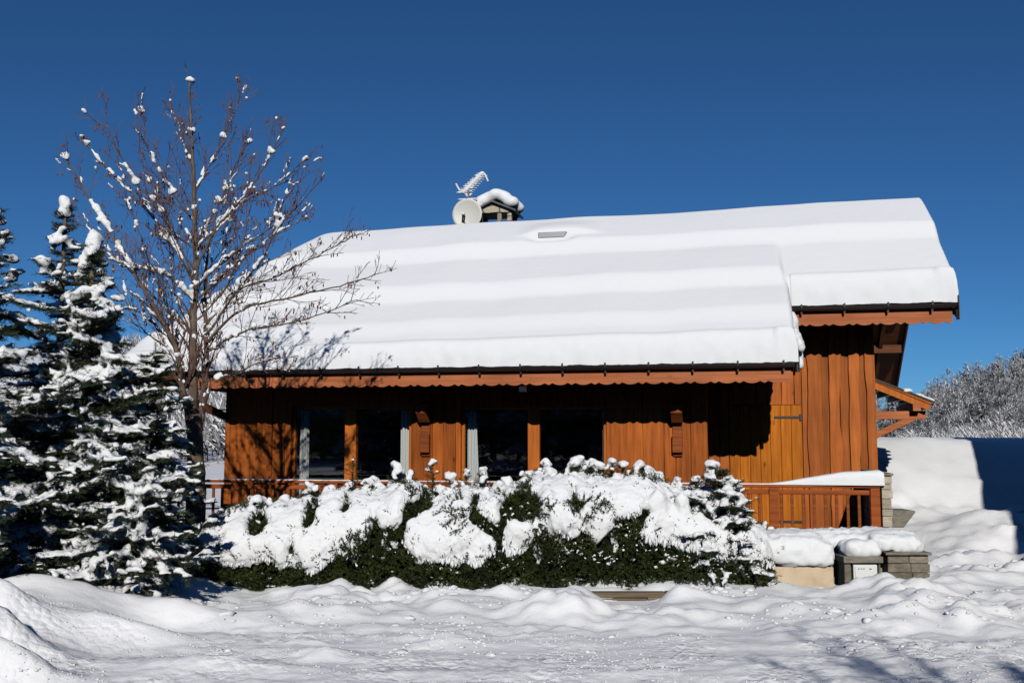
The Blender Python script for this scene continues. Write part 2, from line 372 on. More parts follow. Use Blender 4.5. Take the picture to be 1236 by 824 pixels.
random.seed(41); cl = MB()
def clod(x, y, r):
    rot = Matrix.Rotation(rnd(0, 6.28), 3, Vector((rnd(-1, 1), rnd(-1, 1), rnd(-1, 1))).normalized())
    cl.blob(Vector((x, y, ground_z(x, y) - r * .12)), (r * rnd(.8, 1.7), r * rnd(.6, 1.2), r * rnd(.45, .75)), Matrix.Rotation(rnd(0, 6.28), 3, 'Z'), 2 if r > .03 else 1, .2 if r > .03 else .3)
for i in range(5200):
    y = rnd(6.7, 9.0); x = rnd(-.56, .56) * y
    if N(x * .7, y * 1.6, 33) > -.05: clod(x, y, rnd(.004, .014))
for i in range(1500):
    y = rnd(8.3, 10.8); x = rnd(-.30, .52) * y
    if N(x * .9, y * 1.3, 15) > .08: clod(x, y, rnd(.008, .028) if random.random() < .93 else rnd(.03, .055))
for (cx_, cy_, n_) in ((-.85, 10.9, 60), (-.5, 11.0, 40), (.35, 11.0, 60), (2.1, 11.1, 40), (5.8, 12.6, 20)):
    for i in range(n_): clod(cx_ + random.gauss(0, .22), cy_ + random.gauss(0, .12), rnd(.02, .06))
tag(cl.build('snow_clods', M['snow'], None, True), 'small clods of broken snow strewn over the road and the ploughed bank', 'snow clods', kind='stuff')

# ------------------------------------------------------------------ chalet
house = tag(empty('chalet', O, ANG), 'wooden chalet with thick snow on its long sloping roof and glazed terrace front', 'chalet')
VB = -1.0; VR = 0.0; VE = -2.05; VU = -.78
SL = .75; RV = 1.4; ZE = 2.74
def deck(v): return ZE + SL * (v - VE) if v <= RV else ZE + SL * (RV - VE) - SL * (v - RV)
ZR = deck(RV); UL = -11.9; UHIP = -9.8; US = -1.37; UR = 1.03
BACK = RV + (RV - VE)
uL = hu(276, VB)
uB = hu(851, VB)      # right corner of the glazed front
floor_z = .12
# --- walls
def boards(mb, u0, u1, z0, z1, v, th=.035, w=(.16, .3), wavy=.006, gap=.006, z1f=None):
    u = u0
    while u < u1 - .02:
        ww = min(rnd(*w), u1 - u)
        if u1 - (u + ww) < .07: ww = u1 - u
        a, b = u + gap / 2, u + ww - gap / 2; n = 10; s1, s2 = rnd(0, 99), rnd(0, 99)
        t = th + rnd(-.006, .006); L_, R_ = [], []
        for i in range(n + 1):
            z = z0 + (z1 - z0) * i / n
            L_.append((a + wavy * N(s1, z * 1.6) * 1.6, z)); R_.append((b + wavy * N(s2, z * 1.6) * 1.6, z))
        pts = L_ + R_[::-1]
        vs = [(p[0], v - t, p[1]) for p in pts] + [(p[0], v, p[1]) for p in pts]; k = len(pts)
        fs = [tuple((i, i + 1, k - 2 - i, k - 1 - i)) for i in range(n)] + [(i, (i + 1) % k, (i + 1) % k + k, i + k) for i in range(k)]
        mb.add(vs, fs, rnd(0, 1)); u += ww
wins = []
for (a, b) in ((353, 497), (557, 732)): wins.append((hu(a, VB), hu(b, VB), .30, hz((a + b) / 2, 490, VB)))
mb = MB(); ztop = deck(VB) - .1
segs = [(uL, wins[0][0]), (wins[0][1], wins[1][0]), (wins[1][1], uB)]
for a, b in segs: boards(mb, a, b, 0, ztop, VB, w=(.17, .42), wavy=.008)
for a, b, z0, z1 in wins: boards(mb, a, b, 0, z0, VB, w=(.17, .35)); boards(mb, a, b, z1, ztop, VB, w=(.17, .35))
bev(mb.build('wall', M['board'], house), .004, 1)
core = MB()
for a, b in segs: core.box(a, b, VB + .002, VB + .12, 0, ztop)
for a, b, z0, z1 in wins: core.box(a, b, VB + .002, VB + .12, 0, z0 - .002); core.box(a, b, VB + .002, VB + .12, z1 + .002, ztop)
core.prism([(VB - .03, 0), (VR - .002, 0), (VR - .002, deck(VR) - .14), (VB - .03, deck(VB) - .16)], 'x', uB - .02, uB + .03)       # return wall
core.box(uL - .03, uL + .05, VB - .045, 3.9, 0, deck(VB) - .12)            # left gable
core.box(uL + .05, 0, 3.9, 3.98, 0, 2.6)
core.build('wall_core', M['board'], house)
# right part: waney boards over an under layer
mb = MB()
uD0, uD1 = hu(880, VR), hu(967, VR); zD = hz(925, 489, VR)
mb.box(uB + .03, uD0 - .002, VR + .01, VR + .06, 0, deck(VR) - .14, .3); mb.box(uD0 - .002, 0, VR + .01, VR + .06, 0, deck(VR) - .14, .25)
boards(mb, uB + .032, uD0 - .01, 0, 3.1, VR, w=(.12, .2), wavy=.004)
boards(mb, uD0, uD1, zD + .005, 4.0, VR + .005, w=(.14, .24), wavy=.006)
edges = [968, 975, 992, 1000, 1009.5, 1018, 1026, 1034, 1047]
over = [(967, 991), (999, 1010.5), (1013, 1028), (1031, 1042), (1044, 1056.6)]
for i, (a, b) in enumerate(((968.3, 975.4), (975, 992.3), (992, 1001.3), (1001, 1014.8), (1014.5, 1025.4), (1025.2, 1036.8), (1036.8, 1046.4), (1046, 1056.8))):
    ua, ub = hu(a, VR), hu(b, VR); th = .068 if i % 2 == 1 else .026
    n = 24; s1, s2 = rnd(0, 99), rnd(0, 99); ex = .002 if th > .05 else -.001
    L_, R_ = [], []
    for k in range(n + 1):
        z = 4.2 * k / n
        L_.append((ua - ex + (.030 * N(s1, z * 1.2) + .016 * N(s1 + 5, z * 3.5)) * (th > .05), z))
        R_.append((ub + ex + (0 if i == 7 else (.030 * N(s2, z * 1.2) + .016 * N(s2 + 5, z * 3.5)) * (th > .05)), z))
    pts = L_ + R_[::-1]; k2 = len(pts)
    vs = [(p[0], VR - th, p[1]) for p in pts] + [(p[0], VR, p[1]) for p in pts]
    mb.add(vs, [(j, j + 1, k2 - 2 - j, k2 - 1 - j) for j in range(n)] + [(j, (j + 1) % k2, (j + 1) % k2 + k2, j + k2) for j in range(k2)], (.7, .45, .05, .8, .25, .95, .1, .6)[i])
# gable wall on the right, following the roof
gz = [(VR, 0), (3.98, 0), (3.98, deck(3.98) - .14), (RV, ZR - .14), (VR, deck(VR) - .14)]
mb.prism(gz, 'x', -.06, -.002, .4)
bev(mb.build('wall', M['board_right'], house), .006, 1)
# --- door with planks, strap hinge and lock
mb = MB()
u = uD0
for i in range(7):
    ww = (uD1 - uD0) / 7; mb.box(u + .002, u + ww - .003, VR - .045 - rnd(0, .004), VR - .002, floor_z, zD, rnd(.2, .8)); u += ww
dr = bev(mb.build('door', M['door_wood'], house), .004, 1)
mb = MB(); zh = hz(950, 503.5, VR)
mb.box(hu(934, VR), uD1 - .005, VR - .060, VR - .048, zh - .018, zh + .018); mb.box(uD1 - .03, uD1 + .01, VR - .07, VR - .05, zh - .05, zh + .05); mb.build('strap_hinge', M['iron'], dr); mb = MB()
mb.box(hu(934, VR), uD1 - .005, VR - .060, VR - .048, .4, .436); mb.build('strap_hinge', M['iron'], dr)
ul = hu(885, VR); zl = hz(885, 602, VR)
mb = MB(); mb.box(ul - .018, ul + .018, VR - .058, VR - .047, zl - .07, zl + .07); mb.tube([(ul, VR - .05, zl + .02), (ul, VR - .10, zl + .02), (ul + .08, VR - .10, zl + .02)], [.009] * 3, 6)
mb.build('handle', M['iron'], dr)
# --- windows
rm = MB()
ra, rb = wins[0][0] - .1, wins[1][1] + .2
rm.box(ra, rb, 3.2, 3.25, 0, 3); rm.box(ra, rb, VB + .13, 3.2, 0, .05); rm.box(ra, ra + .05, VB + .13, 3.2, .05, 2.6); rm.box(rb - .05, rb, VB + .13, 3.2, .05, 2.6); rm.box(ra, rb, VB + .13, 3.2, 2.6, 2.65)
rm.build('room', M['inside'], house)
for wi, (a, b, z0, z1) in enumerate(wins):
    fr = MB(); vf = VB + .05
    ms = ((416.5, 430), (637, 651))[wi]; ma, mbb = hu(ms[0], VB), hu(ms[1], VB)
    e = .05
    fr.box(a, a + e, vf - .03, vf + .05, z0, z1); fr.box(b - e, b, vf - .03, vf + .05, z0, z1)
    fr.box(a + e, b - e, vf - .028, vf + .05, z1 - e, z1); fr.box(a + e, b - e, vf - .028, vf + .05, z0, z0 + .07)
    fr.box(ma, mbb, vf - .05, vf + .045, z0 + .07, z1 - e, .9)
    f = bev(fr.build('window', M['frame'], house), .004, 1)
    for (p, q) in ((a + e, ma), (mbb, b - e)):
        g_ = MB(); g_.box(p, q, vf + .012, vf + .020, z0 + .07, z1 - e); g_.build('pane', M['glass'], f)
    for (c0, c1) in (((359, 370), (481, 495)), ((562, 573), (726, 731)))[wi]:
        c = MB(); n = 26; u0c, u1c = hu(c0, VB), hu(c1, VB); k = 0
        bot = .05 if c0 == 562 else .0
        vs = []
        for j in (0, 1):
            z = z0 + .08 if j == 0 else z1 - .06
            for i in range(n + 1):
                t = i / n; uu = u0c + (u1c - u0c) * t + (bot * t * 1.6 if j == 0 else 0)
                vs.append((uu, VB + .13 + .018 * math.sin(t * 22 + wi), z))
        c.add(vs, [(i, i + 1, n + 2 + i, n + 1 + i) for i in range(n)]); c.build('curtain', M['curtain'], f, True)
# posts beside the windows (lit narrow jambs)
for px in ((350, 356),):
    pass
# --- corbel lamps of wood on the front
for px in (515.5, 817.5):
    c = hu(px, VB); z1 = hz(px, 497, VB); z0 = hz(px, 548, VB); hw = .085
    mb = MB(); mb.box(c - hw * .85, c + hw * .85, VB - .075, VB - .034, z0 - .03, z1, .3)
    mb.box(c - hw * .9, c + hw * .9, VB - .15, VB - .077, hz(px, 546, VB), hz(px, 524, VB), .15)
    mb.prism([(VB - .36, z1 - .02), (VB - .36, z1 + .10), (VB - .077, z1 + .16), (VB - .077, z1 - .17), (VB - .18, z1 - .17)], 'x', c - hw, c + hw, .2)
    bev(mb.build('corbel', M['beam'], house), .008, 1)
# --- terrace floor, left post, brace
mb = MB()
for i in range(12): mb.box(uL - .3, 0.15, -1.98 + i * .166, -1.98 + i * .166 + .16, floor_z - .06, floor_z)
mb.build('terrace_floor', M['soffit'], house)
mb = MB(); zb = hz(273, 500, VB)
mb.bar((uL - .02, VB - .02, zb - .05), (uL - .72, VB - .9, zb + .42), .1, .12, .3); mb.build('brace', M['soffit'], house)
# --- roof shell
def slab(mb, pts, th=.10, tone=.5):
    n = len(pts); vs = [Vector(p) for p in pts] + [Vector(p) - Vector((0, 0, th)) for p in pts]
    mb.add(vs, [tuple(range(n)), tuple(range(2 * n - 1, n - 1, -1))] + [(i, i + n, (i + 1) % n + n, (i + 1) % n) for i in range(n)], tone)
mb = MB()
slab(mb, [(UL, VE, ZE), (US, VE, ZE), (US, VU, deck(VU)), (UR, VU, deck(VU)), (UR, RV, ZR), (UHIP, RV, ZR)])
slab(mb, [(UHIP, RV, ZR), (UR, RV, ZR), (UR, BACK, ZE), (UL, BACK, ZE)])
slab(mb, [(UL, VE, ZE), (UHIP, RV, ZR), (UL, BACK, ZE)])
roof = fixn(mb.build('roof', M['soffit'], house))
mb = MB()
# rafters and purlins of the right overhang, rake board, soffit boards below the far slope
for uu in (.22, .62): mb.bar((uu, RV, ZR - .17), (uu, BACK - .05, ZE - .12), .07, .12, .1, (0, 1, 1))
for vv in (.3, RV, 2.6, 3.7): mb.bar((-.5, vv, deck(vv) - .19), (UR - .03, vv, deck(vv) - .19), .12, .15, .6)
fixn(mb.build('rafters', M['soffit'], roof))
for (v0, v1) in ((VU, RV), (RV, BACK)):
    mb = MB(); mb.bar((UR + .017, v0, deck(v0) - .06), (UR + .017, v1, deck(v1) - .06), .03, .24, .4, (0, 1, 1) if v1 > RV else (0, -1, 1)); fixn(mb.build('rake_board', M['soffit'], roof))
mb = MB(); mb.bar((US + .017, VE, ZE - .06), (US + .017, VU, deck(VU) - .06), .03, .22, .4, (0, -1, 1))
fixn(mb.build('rake_board', M['soffit'], roof))
# --- fascia with carved lower edge and gutters with brackets
UF = 0
def fascia(u0, u1, v, ztop_, h, per):
    mb = MB(); n = int((u1 - u0) / .022); pts = []
    for i in range(n + 1):
        uu = u0 + (u1 - u0) * i / n; t = ((uu / per) % 1)
        d = .030 * abs(math.sin(math.pi * t)) ** .7 if t < .62 else .014 * (1 - math.cos((t - .62) / .38 * 2 * math.pi)) 
        if t < .62: d = .032 * math.sin(math.pi * t / .62) ** .6
        pts.append((uu, ztop_ - h + .03 - d))
    k = n + 1
    vs = [(p[0], v - .016, p[1]) for p in pts] + [(p[0], v - .016, ztop_) for p in pts] + [(p[0], v + .016, p[1]) for p in pts] + [(p[0], v + .016, ztop_) for p in pts]
    fs = [(i, i + 1, k + i + 1, k + i) for i in range(n)] + [(2 * k + i + 1, 2 * k + i, 3 * k + i, 3 * k + i + 1) for i in range(n)] + [(2 * k + i, 2 * k + i + 1, i + 1, i) for i in range(n)]
    fs += [(0, k, 3 * k, 2 * k), (k - 1, 2 * k - 1, 4 * k - 1, 3 * k - 1)]
    for i, f in enumerate(fs): mb.add([vs[j] for j in f], [(0, 1, 2, 3)], .5 + .5 * N(vs[f[0]][0] * .35, 4 + v))
    return mb.build('fascia', M['fascia'], roof)
def gutter(u0, u1, v, z, step):
    mb = MB(); r = .058; n = 10; prof = []
    for i in range(n + 1):
        t = math.pi * i / n; prof.append((v - r * math.cos(t), z - r * math.sin(t)))
    pr2 = [(v - (r - .006) * math.cos(math.pi * i / n), z - (r - .006) * math.sin(math.pi * i / n)) for i in range(n, -1, -1)]
    mb.prism(prof + pr2, 'x', u0, u1)
    mb.tube([(u0, v - r, z), (u1, v - r, z)], [.010, .010], 6)
    for ue in (u0, u1): mb.prism(prof, 'x', ue - .003, ue + .003)
    go_ = mb.build('gutter', M['metal'], roof); k = 0
    uu = u0 + .2
    while uu < u1:
        b = MB(); pb = [(v - (r + .012) * math.cos(math.pi * i / 8), z - (r + .012) * math.sin(math.pi * i / 8)) for i in range(9)]
        pc = [(v - (r + .001) * math.cos(math.pi * i / 8), z - (r + .001) * math.sin(math.pi * i / 8)) for i in range(8, -1, -1)]
        b.prism(pb + pc, 'x', uu - .012, uu + .012); b.box(uu - .012, uu + .012, v - r - .014, v - r - .002, z - .01, z + .045); b.box(uu - .014, uu + .014, v - .02, v + .02, z - r - .045, z - r - .013)
        b.build('gutter_bracket', M['metal'], go_); uu += step
    return go_
UF = hu(239, VE)
fascia(UF, US - .03, VE - .02, hz(600, 447, VE), .225, .34)
fascia(US + .12, UR - .03, VU - .02, hz(1060, 371, VU), .265, .34)
# side fascia of the hipped end
gutter(UF + .02, US + .015, VE - .10, hz(600, 443.5, VE - .1), .62)
gutter(US + .02, UR + .02, VU - .10, hz(1060, 369, VU - .1), .62)
mb = MB(); zg = hz(955, 440, VE - .1)
mb.tube([(US + .055, VE - .06, zg + .15), (US + .055, VE - .06, zg - .10)], [.032, .032], 10); mb.build('downpipe', M['metal'], roof)
mb = MB(); zg = hz(1150, 372, VU - .1)
mb.box(UR + .035, UR + .05, VU - .17, VU + .12, zg - .1, zg + .19); mb.tube([(UR + .02, VU - .12, zg - .02), (UR + .03, VU - .12, zg - .17)], [.03, .025], 8); mb.build('end_plate', M['metal'], roof)
# --- roof snow, one thick blanket with slipped folds
U0, U1, V0, V1 = UL - .08, UR + .05, VE - .13, BACK + .1
USN, VUN = US + .07, VU - .14
def snow_top(u, v):
    front = ZE + SL * (v - VE); back = ZR - SL * (v - RV); hip = ZR - (UHIP - u) / (UHIP - UL) * (ZR - ZE)
    if v < RV: front = max(front, (ZE + .045) if u <= USN else (deck(VU) + .035))
    k = .14
    a = [front, back, hip]; mn = -k * math.log(sum(math.exp(-x / k) for x in a)) if min(a) > -50 else min(a)
    # distance to the edge of the L-shaped outline
    d = min(u - U0, U1 - u, v - V0, V1 - v)
    if v < VUN + .25: d = min(d, max(USN - u, v - VUN)) if u < USN + .4 or True else d
    T = .36 +   .13 * (u + 7) / 8 + .020 * N(u * .35, v * .5, 1) + .02 * N(u * 1.1, v * 1.0, 5) + .06 * (1 if front < back else 0)
    if v < RV:
        wv = .05 * N(u * .3, 2) + .02 * N(u * 1.0, 8)
        for c, A, Ln in ((.22 + wv, .155 + .05 * N(u * .25, 6), 1.1), (-.86 + wv * .8 + .02 * u / 10, (.15 + .05 * N(u * .22, 16)) * (1 - sstep(-1.46, -1.36, u)), 1.0), (-1.7 + wv, .07, .6)):
            s = (v - c)
            if s > -.25: T += A * sstep(-.17, .13, s) * max(0, 1 - max(0, s - .1) / Ln) 
    T += .03 * math.exp(-((v - RV + .05) / .13) ** 2)
    rr = .11 if (U1 - u) < .3 else .22
    if u < USN and USN - u < .3 and v < VUN + .2: rr = .13
    q = max(0, min(1, d / rr)); prof = (1 - (1 - q) ** 3.0) ** .45
    # skylight: hump then slot
    return mn, T, prof, d
def fr_(a, b, n, e0=True, e1=True):
    out = []
    for i in range(n + 1):
        t = i / n
        out.append(a + (b - a) * t)
    return out
def dense(a, b, st, ends=((.0, .004, .012, .03, .055, .09, .13, .18))):
    n = int((b - a - .4) / st); mid = [a + .2 + (b - a - .4) * i / n for i in range(n + 1)]
    return [a + e for e in ends] + mid + [b - e for e in ends[::-1]]
gu = dense(U0, USN, .04) + dense(USN, U1, .055)[1:]
gv = sorted(set(dense(V0, VUN, .03)[:-1] + [VUN + e for e in (0, .004, .012, .03, .055, .09, .13, .18)] + [VUN + .2 + .03 * i for i in range(int((RV + .3 - VUN - .2) / .03))] + [RV + .35 + .12 * i for i in range(int((V1 - RV - .45) / .12))] + [V1 - .09, V1 - .04, V1 - .01, V1]))
mb = MB(); idx = {}; vs = []; fs = []
hsu = hu(668, .6)
for j, v in enumerate(gv):
    for i, u in enumerate(gu):
        if u > USN + 1e-6 and v < VUN - 1e-6: continue
        mn, T, prof, d = snow_top(u, v)
        z = mn - .02 + T * prof
        # melted slot below the roof window
        lip = sstep(.50, .535, v) * (1 - sstep(.6, 1.15, v)) * math.exp(-((u - hsu - .12) / .62) ** 4)
        z += .09 * lip - .10 * math.exp(-((u - hsu) / .36) ** 4 - ((v - .42) / .09) ** 2)
        # granular break at the eaves
        e = max(0, 1 - d / .16); gr = e * (.016 * N(u * 4, j * .55, 3) + .010 * N(u * 13, j * 1.3, 7))
        idx[(i, j)] = len(vs); vs.append((u, v + gr - .03 * e * N(u * 1.6, 1) - .016 * e * N(u * 7, j * .9, 3), z + gr))
for j in range(len(gv) - 1):
    for i in range(len(gu) - 1):
        q = [(i, j), (i + 1, j), (i + 1, j + 1), (i, j + 1)]
        if all(k in idx for k in q) and not (gu[i] >= USN - 1e-6 and gv[j] < VUN - 1e-6): fs.append(tuple(idx[k] for k in q))
mb.add(vs, fs); mb.build('roof_snow', M['roof_snow'], roof, True)
# snow lump that slumped over the corner of the lower roof, and crumbs along the eaves
mb = MB(); pz = lambda px, py, v: Vector((hv(px, py, v)[0], v, hv(px, py, v)[1]))
for i in range(70):
    v = rnd(-2.10, -1.5); t = rnd(0, 1); r = rnd(.05, .08)
    mb.blob(Vector((USN - .05 + .05 * math.sin(t * 3.1) + .03 * N(v * 4, t * 3) + (.03 if v < -1.8 else 0), v, max(ZE + .06, deck(v)) + .02 + t * (.30 if v < -1.6 else .34) - (.12 if v < -1.85 and t < .4 else 0))), (r, r, r), lv=2, jit=.08)
remesh(mb.build('slumped_snow', M['roof_snow'], roof), .022, .03, .06, sm=3)
# --- roof window just showing
uw = hsu; mb = MB()
a_, b_, c_, d_ = snow_top(uw, .49); zw = a_ - .02 + b_ * c_
mb.prism([(uw - .24, zw - .05), (uw + .22, zw - .05), (uw + .27, zw + .05), (uw - .24, zw + .05)], 'y', .478, .54)
bev(mb.build('roof_window', M['alu'], roof), .012)
# --- chimney with gabled stone cap
ch = MB(); vc = 2.1; uc = hu(600, vc); hw = .335
zt = hz(598, 261, vc); zb_ = ZR - .6
ch.box(uc - hw, uc + hw, vc - .28, vc + .28, zb_, hz(598, 276, vc) - .05)
for sx in (-1, 1):
    for sy in (-1, 1): ch.box(uc + sx * hw - (.09 if sx > 0 else 0) , uc + sx * hw + (.09 if sx < 0 else 0), vc + sy * .28 - (.09 if sy > 0 else 0), vc + sy * .28 + (.09 if sy < 0 else 0), hz(598, 276, vc) - .05, zt)
ch.box(uc + .06, uc + .14, vc - .28, vc - .2, hz(598, 276, vc) - .05, zt)
chim = bev(ch.build('chimney', M['stone_pale'], house), .01)
cc = MB(); cc.prism([(uc - hw - .02, zt), (uc + hw + .02, zt), (uc + hw + .02, zt + .03), (uc - .03, zt + .19), (uc - hw - .02, zt + .03)], 'y', vc - .30, vc + .30)
bev(cc.build('chimney_cap', M['stone_pale'], chim), .01)
cs = MB()
for s in (-1, 1): cs.bar((uc - .03, vc, zt + .215), (uc + s * (hw + .10), vc, zt + .035 - .02), .76, .035, .5, (0, 0, 1))
bev(cs.build('cap_slab', M['slate'], chim), .006)
sn = MB()
for i in range(60):
    t = rnd(-1, 1); vv = rnd(-.28, .28)
    sn.blob(Vector((uc - .03 + t * .36 + .03, vc + vv, zt + .27 - abs(t) ** 1.8 * .19 + (.03 if t > 0 else 0) + .06)), (.16, .15, .12), lv=2, jit=.03)
remesh(sn.build('chimney_snow', M['snow'], chim), .025, .01, .1, sm=14)
# --- porch canopy on the right gable
pc = MB(); v0, v1 = .35, 1.9
A = Vector((hu(1056, v0), v0, hz(1056, 458, v0))); B = Vector((hu(1124, v0), v0, hz(1122, 487, v0)))
A.x = 0.0
for i in range(9):
    vv = v0 + .04 + i * .19; pc.bar((A.x, vv, A.z - .02), (B.x, vv, B.z - .02), .17, .02, None, (0, 0, 1))
canopy = fixn(pc.build('porch_canopy', M['soffit'], house))
pc = MB(); pc.bar((A.x, v0 - .03, A.z - .055), (B.x - .02, v0 - .03, B.z - .035), .03, .15, .8, (0, 0, 1)); fixn(pc.build('canopy_rake', M['frame'], canopy))
pc = MB()
for k in range(5):
    t = .15 + k * .2; p = A.lerp(B, t); pc.bar((p.x, v0, p.z - .07), (p.x, v1, p.z - .07), .05, .07, .3)
fixn(pc.build('canopy_battens', M['iron'], canopy))
pc = MB(); pc.bar((A.x, v0 + .75, A.z + .02), (B.x + .05, v0 + .75, B.z + .02), 1.62, .03, .5, (0, 0, 1)); fixn(pc.build('canopy_sheet', M['metal'], canopy))
zc = hz(1085, 501, v0 + .15); bx = hu(1117, v0 + .15)
pc = MB(); pc.bar((0, v0 + .15, zc), (bx, v0 + .15, zc), .1, .13, .8); pc.bar((0, v0 + .15, hz(1060, 527, v0 + .15)), (hu(1102, v0 + .15), v0 + .15, zc - .04), .09, .1, .7)
pc.bar((bx - .16, v0 - .06, zc + .12), (bx - .16, v1, zc + .12), .12, .12, .5)
bev(fixn(pc.build('bracket', M['fascia'], canopy)), .008)
sn = MB()
for k in range(40):
    t = rnd(.55, 1.05); p = A.lerp(B, t); sn.blob(Vector((p.x, rnd(v0, v1), p.z + .05)), (.12, .12, .05), lv=1, jit=.1)
remesh(sn.build('canopy_snow', M['snow'], canopy), .025, sm=4)
# --- stone plinth stub and lantern
lz = hz(270, 503, VB - .12); lu = uL - .045
lt = MB(); lt.bar((uL, VB - .05, lz + .12), (lu - .1, VB - .16, lz + .12), .02, .02); lt.box(lu - .155, lu - .045, VB - .21, VB - .10, lz + .05, lz + .07); lt.box(lu - .14, lu - .06, VB - .195, VB - .115, lz - .09, lz - .075)
for a in (-.14, -.06):
    for b in (-.195, -.115): lt.bar((lu + a, VB + b, lz - .08), (lu + a, VB + b, lz + .06), .01, .01)
lt.prism([(lu - .155, lz + .07), (lu - .045, lz + .07), (lu - .1, lz + .12)], 'y', VB - .21, VB - .10)
lan = fixn(lt.build('lantern', M['iron'], house))
p = MB(); p.box(lu - .13, lu - .07, VB - .185, VB - .125, lz - .07, lz + .05); p.build('lantern_glass', M['glass'], lan)
# small floodlight below the eaves
fz = hz(632, 469, VE + .25); fu = hu(632, VE + .25)
p = MB(); p.box(fu - .06, fu + .06, VE + .2, VE + .27, fz - .045, fz + .045); p.bar((fu, VE + .25, fz + .04), (fu, VE + .25, fz + .3), .02, .02); bev(p.build('floodlight', M['alu'], house), .01)

# ------------------------------------------------------------------ dish and antenna
vd = 1.7; c = Vector((hu(563.5, vd), vd, hz(563.5, 259, vd)))
dish = tag(empty('satellite_dish', O + UH * c.x + VH * c.y + Vector((0, 0, c.z - .75)), ANG), 'round pale satellite dish beside the chimney on the roof ridge', 'satellite dish')
mb = MB(); rd = .285; n = 40; rings = 7; vs = [(0, .0, .75)]; fs = []
for r in range(1, rings + 1):
    for j in range(n):
        t = 2 * math.pi * j / n; q = r / rings; vs.append((rd * q * math.cos(t), -.05 * q * q, .75 + rd * 1.04 * q * math.sin(t)))
for j in range(n): fs.append((0, 1 + j, 1 + (j + 1) % n))
for r in range(rings - 1):
    for j in range(n): fs.append((1 + r * n + j, 1 + (r + 1) * n + j, 1 + (r + 1) * n + (j + 1) % n, 1 + r * n + (j + 1) % n))
mb.add(vs, fs); o = mb.build('reflector', M['dish'], dish, True); sol = o.modifiers.new('s', 'SOLIDIFY'); sol.thickness = .012
mb = MB(); mb.tube([(0, .05, -.2), (0, .05, 1.28)], [.022, .02], 8); mb.build('mast', M['alu'], dish, True)
mb = MB(); mb.tube([(0, -.02, .5), (0, -.33, .56)], [.012, .012], 6); mb.build('arm', M['alu'], dish, True)
mb = MB(); mb.tube([(0, -.34, .53), (0, -.30, .66)], [.03, .035], 10); mb.build('receiver', M['iron'], dish, True)
mb = MB(); mb.blob(Vector((0, -.34, .69)), (.035, .035, .03), lv=2)
for k in range(9): mb.blob(Vector((rnd(-.15, .15), -.02, .75 + rd + .005)), (.06, .03, .018), lv=2)
tag(mb.build('dish_snow', M['snow'], dish, True), kind='stuff')
vc2 = 1.76; base = Vector((hu(565, vc2), vc2, 0)); zb2 = hz(565, 238, vc2)
ant = tag(empty('tv_antenna', O + UH * base.x + VH * base.y + Vector((0, 0, zb2 - .2)), ANG), 'rake shaped television antenna caked in snow above the round dish', 'antenna')
mb = MB(); pa = Vector((-.10, 0, .28)); pb = Vector((.26, -.03, .62))
mb.tube([(0, 0, -.25), (0, 0, .44)], [.016, .014], 8); mb.build('mast', M['alu'], ant, True)
mb = MB(); mb.tube([pa, pb], [.012, .010], 6); mb.build('boom', M['alu'], ant, True)
mb = MB(); s2 = MB()
for k in range(10):
    t = k / 9; p = pa.lerp(pb, t); w_ = .15 - .05 * t
    mb.tube([p - Vector((w_, .02, -.02)), p + Vector((w_, .02, -.02))], [.006, .006], 5)
    for q in range(7): s2.blob(p + Vector((rnd(-w_, w_) * .6, 0, .02)), (.05, .03, .024), lv=1)
for k in range(4): mb.tube([(-.03, 0, .12 + k * .05), (-.06 - .02 * k, -.02, .3)], [.006] * 2, 5)
mb.build('elements', M['alu'], ant)
for k in range(24):
    t = k / 23; p = pa.lerp(pb, t); s2.blob(p + Vector((0, 0, .02)), (.05, .04, .036), lv=2)
for k in range(14): s2.blob(Vector((-.12 - .010 * k, 0, .31 + .0009 * k * k)), (.024, .022, .02), lv=1)
for k in range(14): s2.blob(Vector((.27 + .008 * k, -.03, .64 - .0009 * k * k)), (.022, .02, .02), lv=1)
for k in range(16): s2.blob(Vector((rnd(-.06, .06), 0, rnd(.22, .40))), (.03, .03, .022), lv=1)
s2.build('antenna_snow', M['snow'], ant, True)

# ------------------------------------------------------------------ terrace railing
rail = tag(empty('terrace_railing', O, ANG), 'brown wooden railing of slim balusters along the terrace, snow heaped on its right end', 'railing')
vr = -1.95; rz = hz(950, 584, vr); ua, ub = hu(150, vr), hu(1059, vr)
mb = MB(); mb.box(ua, ub, vr - .07, vr + .07, rz - .045, rz, .5); bev(mb.build('handrail', M['rail'], rail), .012)
mb = MB(); mb.box(ua, ub, vr - .025, vr + .025, rz - .14, rz - .075, .5); bev(mb.build('upper_rail', M['rail'], rail), .008)
mb = MB(); mb.box(ua, ub, vr - .025, vr + .025, .18, .25, .5); bev(mb.build('lower_rail', M['rail'], rail), .008)
posts = [hu(x, vr) for x in (931.5, 1052.5)] + [hu(931.5, vr) - 1.62 * k for k in range(1, 7)]
for pu in posts:
    mb = MB(); z = .02; w0 = .062
    for (h, w_) in ((.22, w0), (.03, w0 * .8), (.05, w0 * 1.02), (.025, w0 * .8), (.05, w0 * 1.02), (.03, w0 * .8), (rz - .047 - .425, w0)):
        mb.box(pu - w_, pu + w_, vr - w_ - .002, vr + w_ + .002, z, z + h, .6); z += h
    bev(mb.build('post', M['rail'], rail), .006)
uu = hu(931.5, vr)
bal = []
k = 0; x = ub - .13
bm0 = MB(); bm0.box(-.02, .02, -.015, .015, 0, rz - .14 - .25, .4); b0 = bev(bm0.build('baluster', M['beam'], rail), .004, 1)
first = True
